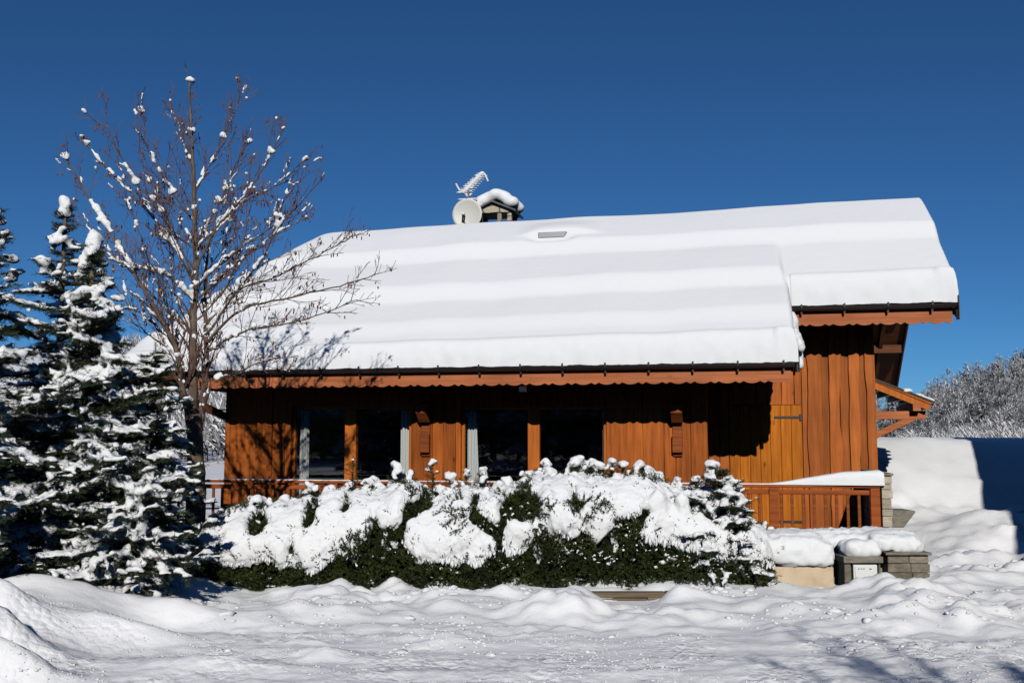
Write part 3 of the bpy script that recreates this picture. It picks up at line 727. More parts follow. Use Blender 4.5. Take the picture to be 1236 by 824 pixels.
while x > ua:
    if all(abs(x - p) > .09 for p in posts):
        if first: bo = b0; first = False
        else: bo = b0.copy(); COL.objects.link(bo); bo.parent = rail
        bo.location = (x, vr, .25)
        k += 1
        if k > 95: break
    x -= .148
a940 = hu(925, vr)
mb = MB(); vs = []; K = 14; us = []
u = ua
while u < ub + .04: us.append(u); u += .03
us += [ub + .045, ub + .055]
for u in us:
    t = sstep(a940, hu(1050, vr), u) ** .7 if u > a940 else 0
    e = 1 if u < ub + .03 else (.9 if u < ub + .05 else .55)
    h = (.014 + .008 * N(u * 2, 4) + .185 * t + .012 * t * N(u * 3, 1)) * e; w_ = .066 + .05 * t * e
    for k in range(K + 1):
        a = math.pi * k / K; c_, s_ = math.cos(a), math.sin(a)
        vs.append((u + .01 * N(u * 6, k), vr - w_ * (abs(c_) ** .55) * (1 if c_ > 0 else -1) + .008 * N(u * 5, k * .5, 2), rz - .004 + h * abs(s_) ** .6 * (1 + .05 * N(u * 5, k * .7, 7))))
n = len(us)
mb.add(vs, [(i * (K + 1) + k, i * (K + 1) + k + 1, (i + 1) * (K + 1) + k + 1, (i + 1) * (K + 1) + k) for i in range(n - 1) for k in range(K)] + [tuple(range(K, -1, -1)), tuple((n - 1) * (K + 1) + k for k in range(K + 1))])
fixn(mb.build('rail_snow', M['snow'], rail, True))

# stone pier at the end of the terrace
def stone_courses(mb, x0, x1, y0, y1, z0, z1, ch=(.06, .12), sw=(.14, .34), faces=('f', 'r')):
    z = z0
    while z < z1 - .02:
        h = min(rnd(*ch), z1 - z)
        if z1 - z - h < .04: h = z1 - z
        x = x0
        while x < x1 - .02:
            w_ = min(rnd(*sw), x1 - x)
            if x1 - x - w_ < .07: w_ = x1 - x
            j = rnd(0, .018); mb.box(x + .004, x + w_ - .004 + (rnd(-.01, .012) if x + w_ > x1 - .01 else 0), y0 + j, y1 - rnd(0, .02), z + .003, z + h - .003, rnd(0, 1)); x += w_
        z += h
    mb.box(x0 + .02, x1 - .02, y0 + .03, y1 - .03, z0, z1 - .012, 0)
M['stone_blocks'] = noise_col(mat('stone_blocks', (.2, .18, .14), .9), [(.09, .08, .06), (.18, .16, .12), (.29, .26, .20)], 9, (1, 1, 2.5), 9, .75, .8, 22, .015, 'tone', .45)
M['stone_blocks_pale'] = noise_col(mat('pale_stone_blocks', (.4, .36, .3), .9), [(.28, .24, .17), (.42, .37, .29), (.5, .46, .38)], 9, (1, 1, 2), 9, .75, .7, 22, .012, 'tone', .3)
pier = empty('stone_pier', O + UH * hu(1065.5, -1.9) + VH * -1.9, ANG)
tag(pier, 'narrow pale stone pier at the right end of the terrace railing, with an added unseen shading run behind', 'pier')
mb = MB(); zt_ = hz(1066, 571, -2.0)
stone_courses(mb, -.065, .075, -.1, 1.85, -.1, zt_ - .03, (.07, .16), (.15, .2)); bev(mb.build('masonry', M['stone_blocks_pale'], pier), .008)  # long run behind the pier front is unseen, added to shade the house wall
mb = MB(); mb.box(-.085, .095, -.12, 1.86, zt_ - .03, zt_); bev(mb.build('coping', M['stone_dark'], pier), .006)

# ------------------------------------------------------------------ garden wall, mailbox pillar
WY = 11.6
def wx(px, y=WY): return (px - 618) / F * y * 1.0
def wz(py, y=WY): return at(618, py, y).z
gw = tag(empty('garden_wall', (wx(1000), WY, 0)), 'low stone garden wall with cream rendered panel, thick snow on top, right of the hedge', 'wall')
ox = wx(1000)
mb = MB(); stone_courses(mb, wx(893) - ox, wx(926) - ox, 0.03, .35, -.15, wz(671), (.12, .2), (.3, .4)); bev(mb.build('masonry', M['stone_blocks'], gw), .012)
mb = MB(); mb.box(wx(926.5) - ox, wx(1000) - ox, 0, .35, -.15, wz(684)); bev(mb.build('rendered_panel', M['render'], gw), .01)
mb = MB(); stone_courses(mb, wx(1000.5) - ox, wx(1062) - ox, .12, .45, -.15, wz(668), (.05, .1), (.12, .3)); 
stone_courses(mb, wx(1062.5) - ox, wx(1112) - ox, -.06, .5, -.15, wz(669), (.06, .12), (.16, .34)); bev(mb.build('masonry', M['stone_blocks'], gw), .01)
mb = MB(); mb.box(wx(1059) - ox, wx(1114) - ox, -.09, .53, wz(669) + .002, wz(665.5)); bev(mb.build('coping', M['stone_dark'], gw), .01)
sn = MB()
def heap(x0, x1, ytop, ybot, y0, y1, ledge=True):
    zt_, zb_ = wz(ytop), wz(ybot); r = .11
    x = x0
    while x <= x1 + 1e-6:
        e = min(1, (x1 - x) / .12 + .25) if ledge else 1
        yy = y0
        while yy <= y1:
            top_ = zt_ - r - (1 - e) * .07 + .02 * N(x * 2.2, yy * 3, 4) - (.03 if yy == y0 else 0)
            z = zb_ + r * .75
            while True:
                zz = min(z, top_); sn.blob(Vector((x + rnd(-.01, .01), yy - (.02 if zz < top_ else 0), zz)), (r, r, r), lv=1, jit=.06)
                if z >= top_: break
                z += .09
            yy += .09
        x += .06
heap(wx(915) - ox, wx(992) - ox, 641, 683, .06, .6)
heap(wx(985) - ox, wx(1060) - ox, 641, 663, .20, .6, False)
heap(wx(1055) - ox, wx(1104) - ox, 640, 666, .04, .6)
remesh(sn.build('wall_snow', M['snow'], gw), .028, .09, .25, .04, .06, sm=3)
mp_ = tag(empty('mailbox_pillar', (wx(1026), WY - .22, 0)), 'short stone pillar holding the letterbox, capped with a cushion of snow', 'pillar')
yy = WY - .22
def px_(p): return (p - 1026) / F * yy
mb = MB()
zc0, zc1 = wz(679, yy), wz(671, yy)
mb.box(px_(1005), px_(1012.5), 0, .26, -.1, zc0, .3); mb.box(px_(1045.5), px_(1048), 0, .26, -.1, zc0, .4); mb.box(px_(1012.5), px_(1045.5), .06, .26, -.1, zc0, .5)
mb.box(px_(1012.5), px_(1045.5), 0, .058, -.1, wz(706, yy), .6)
bev(mb.build('shaft', M['stone_blocks'], mp_), .01)
mb = MB(); mb.box(px_(1003), px_(1050), -.04, .28, zc0 + .002, zc1, .4); bev(mb.build('cap_stone', M['stone_dark'], mp_), .008)
sn = MB()
for i in range(50): sn.blob(Vector((rnd(px_(1013), px_(1042)), rnd(.04, .2), zc1 + rnd(.02, .11))), (.09, .09, .08), lv=2, jit=.03)
remesh(sn.build('snow_cap', M['snow'], mp_), .02, .01, .1, sm=8)
lb = tag(empty('letterbox', (wx(1029), yy - .02, wz(704, yy))), 'white metal letterbox set in the short stone pillar', 'letterbox')
def lx(p): return (p - 1029) / F * yy
h = wz(681, yy) - wz(704, yy)
mb = MB(); mb.box(lx(1014.8), lx(1043.2), 0, .07, 0, h); bev(mb.build('box', M['white'], lb), .008)
mb = MB(); mb.box(lx(1016.5), lx(1041.5), -.008, -.001, .012, h - .012); bev(mb.build('flap', M['white'], lb), .004)
mb = MB(); mb.box(-.008, .008, -.016, -.009, .022, .045); bev(mb.build('lock', M['alu'], lb), .002)
mb = MB()
for a in (1020, 1023, 1026): mb.box(lx(a), lx(a) + .014, -.0105, -.0085, h - .05, h - .035)
mb.box(lx(1033), lx(1033) + .03, -.0105, -.0085, h - .05, h - .037)
tag(mb.build('lettering', M['alu'], lb), kind='stuff')
# plank edging below the hedge
pe = MB()
for i, (a, b, z0, z1) in enumerate(((700, 778, 742, 722), (778.5, 862, 742, 721), (700, 800, 721.4, 715), (800.5, 862, 720.4, 714.6))):
    Y_ = 11.05
    pe.box((a - 618) / F * Y_ + .003, (b - 618) / F * Y_, Y_ + .01 * i, Y_ + .12 + .01 * i, at(a, z0, Y_).z - (.1 if i < 2 else 0), at(a, z1, Y_).z)
o = bev(pe.build('edging_wall', M['plank']), .008); tag(o, 'low weathered edging wall showing through the snow below the hedge', 'edging')
# stone slab beside the drive
Y_ = 14.9
mb = MB(); p0 = at(1072, 616, Y_); p1 = at(1106, 628, Y_)
mb.prism([(p0.x, p1.z - .1), (p1.x - .18, p1.z - .1), (p1.x, p0.z - .02), (p1.x - .01, p0.z), (p0.x, p0.z)], 'y', Y_, Y_ + .5)
o = bev(mb.build('stone_step', M['stone_dark']), .01); tag(o, 'grey stone step jutting from the snow right of the pier', 'step')

# ------------------------------------------------------------------ foliage helpers
def blade(mb, p, d, L_, w_, side):
    q = p + d * L_; s = side * w_
    mb.add([p - s * .5, p + s * .5, q + s * .12, q - s * .12], [(0, 1, 2, 3)])
def needle_twig(V, Fc, p, d, L_, nl=.045, nw=.006, step=.022, up=Vector((0, 0, 1)), roll=1.1):
    n = max(2, int(L_ / step)); d = d.normalized()
    sd_ = d.cross(up)
    if roll:
        sd_ = Quaternion(d, rnd(-roll, roll)) @ sd_
    if sd_.length < .1: sd_ = Vector((1, 0, 0))
    sd_.normalize(); u = sd_.cross(d)
    for i in range(n):
        b = p + d * (L_ * (i + rnd(0, .8)) / n)
        for s in (-1, 1, 0):
            dd = (d * rnd(.5, 1.0) + sd_ * s * rnd(.6, 1) + u * rnd(-.35, .6)).normalized()
            q = b + dd * nl * rnd(.7, 1.2); w_ = (u.cross(dd) * rnd(-1, 1) + u * rnd(-1, 1)).normalized() * nw * .5
            o = len(V); V.append(b - w_); V.append(b + w_); V.append(q); Fc.append((o, o + 1, o + 2))
def build_raw(name, V, Fc, m, parent):
    mb = MB(); mb.v = V; mb.f = Fc; mb.t = [.5] * len(Fc); mb.mi = [0] * len(Fc)
    return mb.build(name, m, parent)
def conifer(name, base, H, Rr, seed, label=None, group=None, snow=1.0, nb=190, open_top=.16, tw=1.0, rmin=.12, lean=(0, 0), ball=0, shape=.75, tr=.075, low=.05, vox=.03, az_bias=None, longf=1.0):
    random.seed(seed)
    root = tag(empty(name, base), label, 'conifer', group)
    tb = MB(); top = Vector((lean[0], lean[1], H))
    tb.tube([(0, 0, -.2), top * .33 + Vector((.02, 0, 0)), top * .66, top], [tr, tr * .8, tr * .5, tr * .16], 9)
    tb.build('trunk', M['bark'], root, True)
    V, Fc = [], []; sn = MB(); br = MB()
    for i in range(nb):
        q = low + (1 - low) * ((i + rnd(0, 1)) / nb) ** .85; h = q * H
        if q > .985: continue
        az = rnd(0, 2 * math.pi) if az_bias is None or random.random() > .3 else az_bias + rnd(-.8, .8)
        L_ = max(rmin, Rr * (1 - q) ** shape * rnd(.45, 1.2))
        if q > 1 - open_top: L_ *= .8
        st = top * (h / H) if H else top
        st = Vector((lean[0] * q, lean[1] * q, h))
        out = Vector((math.cos(az), math.sin(az), 0)); sdv = Vector((-out.y, out.x, 0))
        up0 = rnd(-.05, .5); dr_ = rnd(.2, .75) * (1 - .6 * q)
        n = max(3, int(L_ / .11)); pts = []
        for k in range(n + 1):
            t = k / n; pts.append(st + out * L_ * t + Vector((0, 0, L_ * (up0 * t - dr_ * t * t + .12 * t ** 4))) + sdv * .05 * L_ * math.sin(3 * t + i))
        br.tube(pts, [max(.003, .014 * (1 - k / (n + .5))) for k in range(n + 1)], 4)
        hs = random.random() < .97 * snow
        for k in range(1, n + 1):
            t = k / n; p = pts[k]; d = (pts[k] - pts[k - 1]).normalized()
            needle_twig(V, Fc, pts[k - 1], d, (pts[k] - pts[k - 1]).length, .05, .007, .016)
            for s in (-1, 1):
                for rep in range(4 if L_ > .35 else 2):
                    tl = rnd(.10, .27) * (1.15 - .6 * t) * (L_ / .8 + .35) * tw
                    dd = (d * rnd(.5, .9) + sdv * s * rnd(.6, 1.0) + Vector((0, 0, rnd(-.35, .2)))).normalized()
                    p0 = pts[k - 1].lerp(p, rnd(0, 1))
                    needle_twig(V, Fc, p0, dd, tl, .048, .007, .02)
                    if hs and L_ * t > .10 and random.random() < .72:
                        c = p0 + dd * tl * rnd(.45, .85) + Vector((0, 0, .022))
                        r = rnd(.016, .034); sn.blob(c, (max(r, tl * rnd(.25, .42)), r * 1.1, r * .8), dd.to_track_quat('X', 'Z').to_matrix(), 1, .15)
            if hs and t > .25 and L_ * t > .16 and random.random() < .55:
                r = rnd(.024, .055) * (.75 + .5 * min(1, L_)) * (1 if q < .9 else .8)
                rot = Matrix.Rotation(az, 3, 'Z')
                sn.blob(p + Vector((rnd(-.01, .01), rnd(-.01, .01), r * .42)), (r * 1.35, r * 1.05, r * .66), rot, 1, .1)
    # leader
    needle_twig(V, Fc, top - Vector((0, 0, .35)), Vector((0, 0, 1)), .4, .05, .008, .012)
    if ball:
        for k in range(26):   # pads on the upper whorls
            q = rnd(.70, .97); a = rnd(0, 6.28); L_ = (Rr * (1 - q) ** shape) * rnd(.3, .8)
            r = rnd(.03, .065); sn.blob(Vector((lean[0] * q + math.cos(a) * L_, lean[1] * q + math.sin(a) * L_, q * H + .02)), (r * 1.5, r * 1.2, r * .8), Matrix.Rotation(a, 3, 'Z'), 1, .12)
        for k in range(12): sn.blob(top + Vector((rnd(-.03, .03), rnd(-.03, .03), rnd(-.12, .05))), (ball * .9, ball * .85, ball * .85), lv=2, jit=.08)
    build_raw('branches', br.v, br.f, M['bark'], root)
    build_raw('foliage', V, Fc, M['needle'], root)
    tag(remesh(sn.build('snow_load', M['tree_snow'], root), vox, .035, .06, sm=1), kind='stuff')
    return root
gz_ = ground_z
# three conifers at the left, the nearest one the widest
pB = at(97, 700, 10.6); pA = at(60, 700, 11.6); pC = at(-32, 700, 9.9)
conifer('fir_tree', (pB.x, pB.y, .1), at(97, 290, 10.6).z - .1, 1.35, 11, 'snow-laden fir with a rounded snow knob on its thick trunk top, widest at left',
        'snowy firs at the left', ball=.085, nb=185, open_top=.2, tr=.10, shape=.8, lean=(0, 0))
conifer('fir_tree', (pA.x, pA.y, .1), at(60, 246, 11.6).z - .1, 1.15, 23, 'taller slim fir behind, thin pointed leader hung with snow', 'snowy firs at the left', ball=.07, nb=150, shape=.75)
conifer('fir_tree', (pC.x, pC.y, .15), at(-40, 262, 9.9).z, 1.45, 31, 'fir at the left edge of the picture with only its right side showing', 'snowy firs at the left', nb=150, shape=.8, ball=.06)
pD = at(178, 712, 10.9)
conifer('young_fir', (pD.x, pD.y, .1), at(180, 420, 10.9).z - .1, .68, 47, 'smaller bushy fir growing against the bare tree trunk', 'snowy firs at the left', nb=110, shape=.42, tr=.04)
pE = at(150, 712, 10.0)
conifer('young_fir', (pE.x, pE.y, .2), at(150, 560, 10.0).z - .2, .78, 53, 'low spreading young fir in front of the others, snow on every branch', 'snowy firs at the left', nb=95, shape=.4, tr=.03, snow=1.1)

# ------------------------------------------------------------------ bare tree
def bare_tree(base_px, Yb):
    random.seed(5)
    bz = at(237, 705, Yb)
    root = empty('bare_tree', (bz.x, Yb, 0))
    O_ = Vector((bz.x, Yb, 0))
    W = lambda px, py, dy=0: at(px, py, Yb + dy) - O_
    trunk = MB(); twig = MB(); sn = MB(); seed = MB()
    def smooth(pts, n=5):
        out = []
        for i in range(len(pts) - 1):
            p0 = pts[max(0, i - 1)]; p1 = pts[i]; p2 = pts[i + 1]; p3 = pts[min(len(pts) - 1, i + 2)]
            for k in range(n):
                t = k / n
                out.append(.5 * ((2 * p1) + (p2 - p0) * t + (2 * p0 - 5 * p1 + 4 * p2 - p3) * t * t + (3 * p1 - p0 - 3 * p2 + p3) * t ** 3) + Vector((rnd(-1, 1), rnd(-1, 1), rnd(-1, 1))) * .008)
        return out + [pts[-1]]
    def put_snow(pts, rads, amt):
        i = 1
        while i < len(pts) - 1:
            d = pts[i + 1] - pts[i - 1]; hz_ = math.hypot(d.x, d.y) / max(d.length, 1e-6)
            if hz_ > .38 and random.random() < amt * .6 * hz_:
                run = int(rnd(1, 4)) if rads[i] < .012 else int(rnd(2, 7)); big = rnd(.7, 1.25)
                for q in range(run):
                    j = min(i + q // 1, len(pts) - 2); pr = (math.sin(math.pi * (q + .5) / run) * .5 + .5) * rnd(.7, 1.15)
                    for z in range(4):
                        p = pts[j].lerp(pts[j + 1], z / 4); r = rnd(.022, .034) * pr * big * (1.25 if rads[i] > .012 else (.85 if rads[i] > .006 else .6))
                        sn.blob(p + Vector((rnd(-.008, .008), rnd(-.01, .01), rads[j] + r * .55)), (r * 1.25, r, r * .9), lv=1, jit=.15)
                i += run
            i += 1
    def sub(p, d, L_, r, lvl):
        n = max(3, int(L_ / .07)); pts = [p]; dd = d.normalized()
        for i in range(n):
            dd = (dd + Vector((rnd(-1, 1), rnd(-1, 1), rnd(-1, 1))) * .13 + Vector((0, 0, .05))).normalized(); pts.append(pts[-1] + dd * L_ / n)
        rr = [max(.0026, r * (1 - .8 * i / n)) for i in range(n + 1)]
        twig.tube(pts, rr, 4 if lvl < 2 else 3, cap=False)
        if lvl == 1 and random.random() < .14:
            for q in range(6): rb = rnd(.02, .042); sn.blob(p + Vector((rnd(-.03, .03), rnd(-.02, .02), rnd(.0, .05))), (rb, rb, rb * .9), lv=1)
        put_snow(pts, rr, .42 if lvl < 2 else 0)
        if lvl < 3:
            for i in range(1, n):
                if random.random() < (.85 if lvl == 1 else .5):
                    ax = dd.orthogonal().normalized(); ax = Quaternion(dd, rnd(0, 6.28)) @ ax
                    nd_ = ((pts[i] - pts[i - 1]).normalized() + ax * rnd(.6, 1.1) + Vector((0, 0, .2))).normalized()
                    sub(pts[i], nd_, L_ * rnd(.3, .55), rr[i] * .6, lvl + 1)
        if random.random() < (.13 if lvl > 1 else .25):
            for q in range(int(rnd(1, 4))):
                e = pts[-1 - int(rnd(0, min(3, n)))] + Vector((rnd(-.03, .03), rnd(-.03, .03), -rnd(.01, .06)))
                seed.blob(e, (.009, .009, rnd(.014, .028)), lv=1, jit=.2)
                if random.random() < .08: sn.blob(e + Vector((0, 0, .03)), (.024, .024, .026), lv=1)
    def limb(pts, r0, r1, dens, snow, mb=trunk, Ls=.6):
        r0 *= .82 if r0 < .04 else 1
        P = smooth(pts, 7); k = len(P); rr = [r0 + (r1 - r0) * (i / (k - 1)) ** .8 for i in range(k)]
        mb.tube(P, rr, 7)
        put_snow(P, rr, snow)
        for i in range(int(k * .12), k):
            if random.random() < dens:
                d = (P[min(i + 1, k - 1)] - P[i - 1]).normalized(); ax = Quaternion(d, rnd(0, 6.28)) @ d.orthogonal().normalized()
                sub(P[i], (d + ax * rnd(.5, 1.0) + Vector((0, 0, .25))), Ls * (1 - .55 * i / k) * rnd(.5, 1.2), max(.005, rr[i] * .42), 1)
    limb([W(237, 730), W(236, 640), W(237, 560), W(234, 500)], .135, .085, 0, 0)
    limb([W(234, 520), W(233, 470), W(233, 400), W(236, 320), W(234, 240), W(231, 160), W(229, 98)], .07, .008, .9, .15, Ls=.5)
    limb([W(238, 540), W(246, 470, .1), W(249, 415, .15), W(247, 350, .3), W(252, 300, .5), W(262, 250, .6)], .05, .007, .8, .15)
    limb([W(232, 530), W(221, 470, -.1), W(212, 420, -.2), W(192, 380, -.3), W(165, 335, -.4), W(138, 290, -.3), W(105, 235, -.2), W(80, 190, -.2)], .045, .005, .9, .12)
    LM = [
        ([(216, 430), (205, 380), (185, 330), (168, 280), (150, 240)], -.5, .022, .4),
        ([(235, 345), (212, 300), (178, 255), (130, 205), (100, 168)], .3, .022, .7),
        ([(236, 325), (262, 275), (297, 235), (325, 190), (345, 150)], -.4, .022, .8),
        ([(240, 360), (285, 318), (330, 285), (372, 262)], .7, .02, .7),
        ([(248, 405), (290, 345), (318, 310), (338, 255), (352, 215)], -.8, .022, .7),
        ([(235, 270), (205, 228), (182, 185), (170, 135)], -.4, .015, .5),
        ([(233, 235), (255, 195), (274, 155), (290, 118)], .4, .013, .6),
        ([(236, 295), (262, 250), (283, 205), (300, 170)], .2, .014, .7),
        ([(232, 205), (222, 170), (207, 135)], .2, .009, .4),
        ([(235, 365), (200, 332), (160, 322), (112, 308)], -.6, .018, .7),
        ([(248, 415), (290, 375), (345, 360), (410, 345), (452, 332)], -.9, .024, .5),
        ([(249, 425), (300, 398), (360, 388), (430, 362)], -1.2, .018, .4),
        ([(247, 395), (285, 352), (330, 335), (400, 300), (425, 285)], .5, .018, .6),
        ([(231, 330), (200, 262), (160, 215), (128, 150)], -.7, .015, .6),
        ([(238, 300), (285, 250), (330, 225), (372, 190)], .4, .015, .6),
        ([(236, 345), (290, 300), (345, 262), (380, 225)], -.5, .016, .6),
        ([(225, 400), (170, 340), (120, 290), (85, 250)], .9, .016, .6),
        ([(218, 440), (180, 385), (150, 372), (112, 378)], .4, .016, .5),
        ([(214, 425), (175, 400), (140, 345), (110, 330)], .8, .014, .5),
        ([(246, 460), (280, 452), (318, 436), (360, 430)], -1.0, .012, .3),
        ([(234, 390), (270, 350), (290, 300), (300, 262)], -.2, .015, .6),
        ([(234, 300), (205, 275), (190, 235), (180, 215)], .6, .013, .6),
        ([(236, 375), (262, 330), (272, 290), (280, 240)], .9, .014, .6),
        ([(233, 410), (210, 350), (205, 300), (200, 255)], .7, .014, .5),
    ]
    for pts, dy, r, s in LM:
        n = len(pts); limb([W(p[0], p[1], dy * i / (n - 1)) for i, p in enumerate(pts)], r, .004, .75, s * 1.5, Ls=.62)
    trunk.build('trunk', M['bark'], root, True)
    twig.build('crown', M['twig'], root)
    tag(seed.build('catkins', M['seed'], root), kind='stuff')
    tag(remesh(sn.build('snow_load', M['tree_snow'], root), .016, .012, .04), kind='stuff')
    return root
bt = bare_tree(237, 12.0)
tag(bt, 'tall bare tree with brown catkins and snow in its forks, left of the terrace', 'tree')
bt2 = copy_tree(bt); bt2.location = (3.0, -2.4, -.2); bt2.rotation_euler = (0, 0, 2.2)
tag(bt2, 'second bare tree standing behind the viewer across the road', 'tree')

# ------------------------------------------------------------------ hedge
def hedge():
    random.seed(99)
    root = empty('hedge', (0, 12.2, -.05)); tag(root, 'long dense evergreen hedge sagging under ragged sheets of snow before the terrace', 'hedge')
    HY = 12.25
    tops = [(244, 655), (262, 628), (300, 612), (340, 606), (375, 600), (410, 590), (450, 592), (490, 582), (530, 594), (575, 590), (610, 592), (640, 575), (690, 572), (730, 575), (775, 574), (815, 590), (845, 588), (880, 610), (912, 640), (936, 668)]
    def top(x):
        px = x / HY * F + 618
        for (a, b), (c, d) in zip(tops, tops[1:]):
            if a <= px <= c: return at(618, b + (d - b) * (px - a) / (c - a), HY).z + .05 * N(x * 3, 3)
        return at(618, 660, HY).z
    x0, x1 = (246 - 618) / F * HY, (932 - 618) / F * HY
    def half(x, z):    # half depth of the hedge
        t = max(0, min(1, z / top(x))); e = min(1, (x - x0) / .35 + .2, (x1 - x) / .35 + .2)
        return (.62 * (1 - t ** 3.5) ** .5 + .05) * max(.15, e) * (1 + .18 * N(x * 2.1, z * 2.5, 7))
    V, Fc = [], []; st = MB()
    # inner stems and a dark mass of twigs
    for i in range(60):
        x = rnd(x0 + .15, x1 - .15); h = top(x) * rnd(.7, .95); st.tube([(x, rnd(-.1, .1), -.1), (x + rnd(-.1, .1), rnd(-.15, .15), h * .6), (x + rnd(-.15, .15), rnd(-.1, .1), h)], [.022, .014, .005], 5)
    st.build('stems', M['bark'], root)
    def spray(p, d, L_, nl=.030, nw=.0075):
        needle_twig(V, Fc, p, d, L_, nl, nw, .014, roll=3)
        sdv = d.cross(Vector((rnd(-1, 1), rnd(-.2, .2), rnd(-1, 1))));
        if sdv.length < .1: sdv = Vector((1, 0, 0))
        sdv.normalize()
        for s in (-1, 1):
            for k in range(2): needle_twig(V, Fc, p + d * L_ * (.25 + .3 * k), (d + sdv * s * .9).normalized(), L_ * .5, nl, nw, .014, roll=3)
    for i in range(5200):
        x = rnd(x0 + .1, x1 - .1); T = top(x); z = T * rnd(.02, .9)
        a = rnd(0, 6.28); spray(Vector((x, rnd(-.25, .2), z)), Vector((math.cos(a), math.sin(a), rnd(-.3, .6))).normalized(), rnd(.12, .18), .045, .02)
    for i in range(12500):
        x = rnd(x0, x1); T = top(x); z = T * rnd(0.02, 1.0); hd = half(x, z)
        if random.random() < .72: y = -hd * rnd(.78, 1.08)
        elif random.random() < .6: y = rnd(-hd, hd)
        else: y = hd
        out = Vector((rnd(-.5, .5), -1 if y < 0 else 1, rnd(-.25, .7)))
        if z > T * .88: out.z += .8
        ex_ = .05 if N(x * 2.2, z * 2.6, 60) > .26 else 0
        spray(Vector((x, y - ex_, z)), out.normalized(), rnd(.06, .13) + ex_)
    sn = MB(); fg = MB()
    # leading shoots with caps of snow
    shoots = [(483, 560, 1), (487, 572, 1), (376, 583, .6), (548, 573, 1), (563, 568, .5), (585, 566, .6), (697, 552, .6), (735, 556, .7), (662, 568, 1), (640, 570, 1.0), (720, 574, 1), (790, 570, .9), (775, 566, .8), (852, 556, 1.2), (430, 552, .2), (523, 556, .4), (612, 578, .8), (455, 577, .8), (405, 588, .8), (320, 602, .8), (270, 620, .7), (700, 560, 1), (835, 575, .8)]
    for i in range(46):
        px = rnd(260, 925); x = (px - 618) / F * HY; p_ = at(618, 600, HY); zt = top(x) + rnd(.02, .14) + (.06 if 630 < px < 750 else 0)
        shoots.append((px, None, rnd(.25, .8))); shoots[-1] = (px, 412 + 118 - (zt - EYE) / HY * F * 1.0, shoots[-1][2])
    for (px, py, s) in shoots:
        x = (px - 618) / F * HY; zt_ = at(px, py, HY).z; zb_ = top(x) - .25; yb = rnd(-.25, .05)
        q = Vector((x, yb, zb_)); tp = Vector((x + rnd(-.03, .03), yb, zt_ + .05)); st2 = (tp - q)
        n = int(st2.length / .035) + 1
        for k in range(n):
            t = k / n; p = q.lerp(tp, t); Lb = (.20 * (1 - t) + .05)
            for r_ in range(5 if s > .5 else 2):
                a = rnd(0, 6.28); d = Vector((math.cos(a), math.sin(a), rnd(.2, .7))).normalized(); needle_twig(V, Fc, p, d, Lb, .035, .008, .016)
                if random.random() < .35 * s: sn.blob(p + d * Lb * .7 + Vector((0, 0, .02)), (.04, .04, .028), lv=1)
        needle_twig(V, Fc, q, st2, st2.length, .035, .008, .012)
        r = .05 * (.5 + .6 * s)
        for k in range(5 if s > .3 else 1): sn.blob(tp + Vector((rnd(-.04, .04) * s, rnd(-.03, .03), rnd(-.06, .02))), (r * 1.15, r, r * .85), lv=1)
    build_raw('foliage', V, Fc, M['hedge_leaf'], root)
    # snow: covering of the upper half, broken by gaps, ending in hanging tongues
    def cover(x, z):
        T = top(x); px = x / HY * F + 618
        low_ = .44 + .24 * N(x * 1.1, 5) + .13 * N(x * 3.4, 8)
        if px < 340: low_ += .20 * (1 - (px - 245) / 95)
        if px > 690: low_ += .10
        q = z / T - low_
        gap = N(x * 2.4, z * 3.0, 21) + .5 * N(x * 5.5, z * 5, 30)
        gap2 = 0
        for (gx, gy, gw_, gh) in ((388, 612, 16, 28), (428, 606, 12, 16), (497, 622, 10, 30), (520, 605, 14, 14), (628, 605, 22, 24), (605, 640, 9, 36), (655, 640, 16, 40), (700, 654, 32, 22), (690, 600, 10, 18), (748, 630, 24, 20), (455, 650, 12, 16), (825, 610, 14, 14), (870, 625, 30, 22), (575, 600, 12, 12), (770, 610, 8, 12), (270, 625, 20, 14), (330, 628, 20, 20)):
            zz = at(618, gy, HY - .5).z; gap2 += math.exp(-((px - gx) / gw_) ** 2 - ((z - zz) / (gh / F * HY)) ** 2)
        return q > 0 and gap < .30 and gap2 < .50, q
    cnt = 0
    for i in range(16000):
        x = rnd(x0 - .02, x1 + .02); T = top(x); z = T * rnd(.30, 1.0)
        ok, q = cover(x, z)
        if not ok: continue
        hd = half(x, z); r = rnd(.06, .115) * (1 if q > .10 else .6)
        y = -hd - .07 if random.random() < .75 else rnd(-hd, hd * .6)
        sn.blob(Vector((x, y, z)), (r * .9, r * .75, r * (1.0 if q > .12 else 1.5)), lv=1, jit=.1); cnt += 1
        if cnt > 5200: break
    # frayed fringe: narrow fingers of snow hanging off the sprays at every edge of the sheets
    for i in range(30000):
        x = rnd(x0, x1); T = top(x); z = T * rnd(.18, .98)
        ok, q = cover(x, z); ok2 = cover(x, z + .05)[0]; ok3 = cover(x + .04, z)[0]
        if ok or not (ok2 or ok3): 
            if not (ok and random.random() < .05): continue
        if random.random() < .35: continue
        hd = half(x, z); r = rnd(.008, .017); L2 = rnd(.025, .065); tilt = rnd(-.35, .35)
        rot = Matrix.Rotation(tilt, 3, 'Y') @ Matrix.Rotation(rnd(-.5, .2), 3, 'X')
        fg.blob(Vector((x, -hd - rnd(.03, .12), z + .02)), (r * 1.3, r, L2), rot, 1, .15)
    # top ridge padding
    x = x0
    while x < x1:
        T = top(x); ok, q = cover(x, T * .97)
        if ok or random.random() < .35:
            for k in range(3): sn.blob(Vector((x + rnd(-.03, .03), rnd(-.28, .25), T + rnd(-.05, .02))), (.10, .12, .07), lv=1)
        x += .04
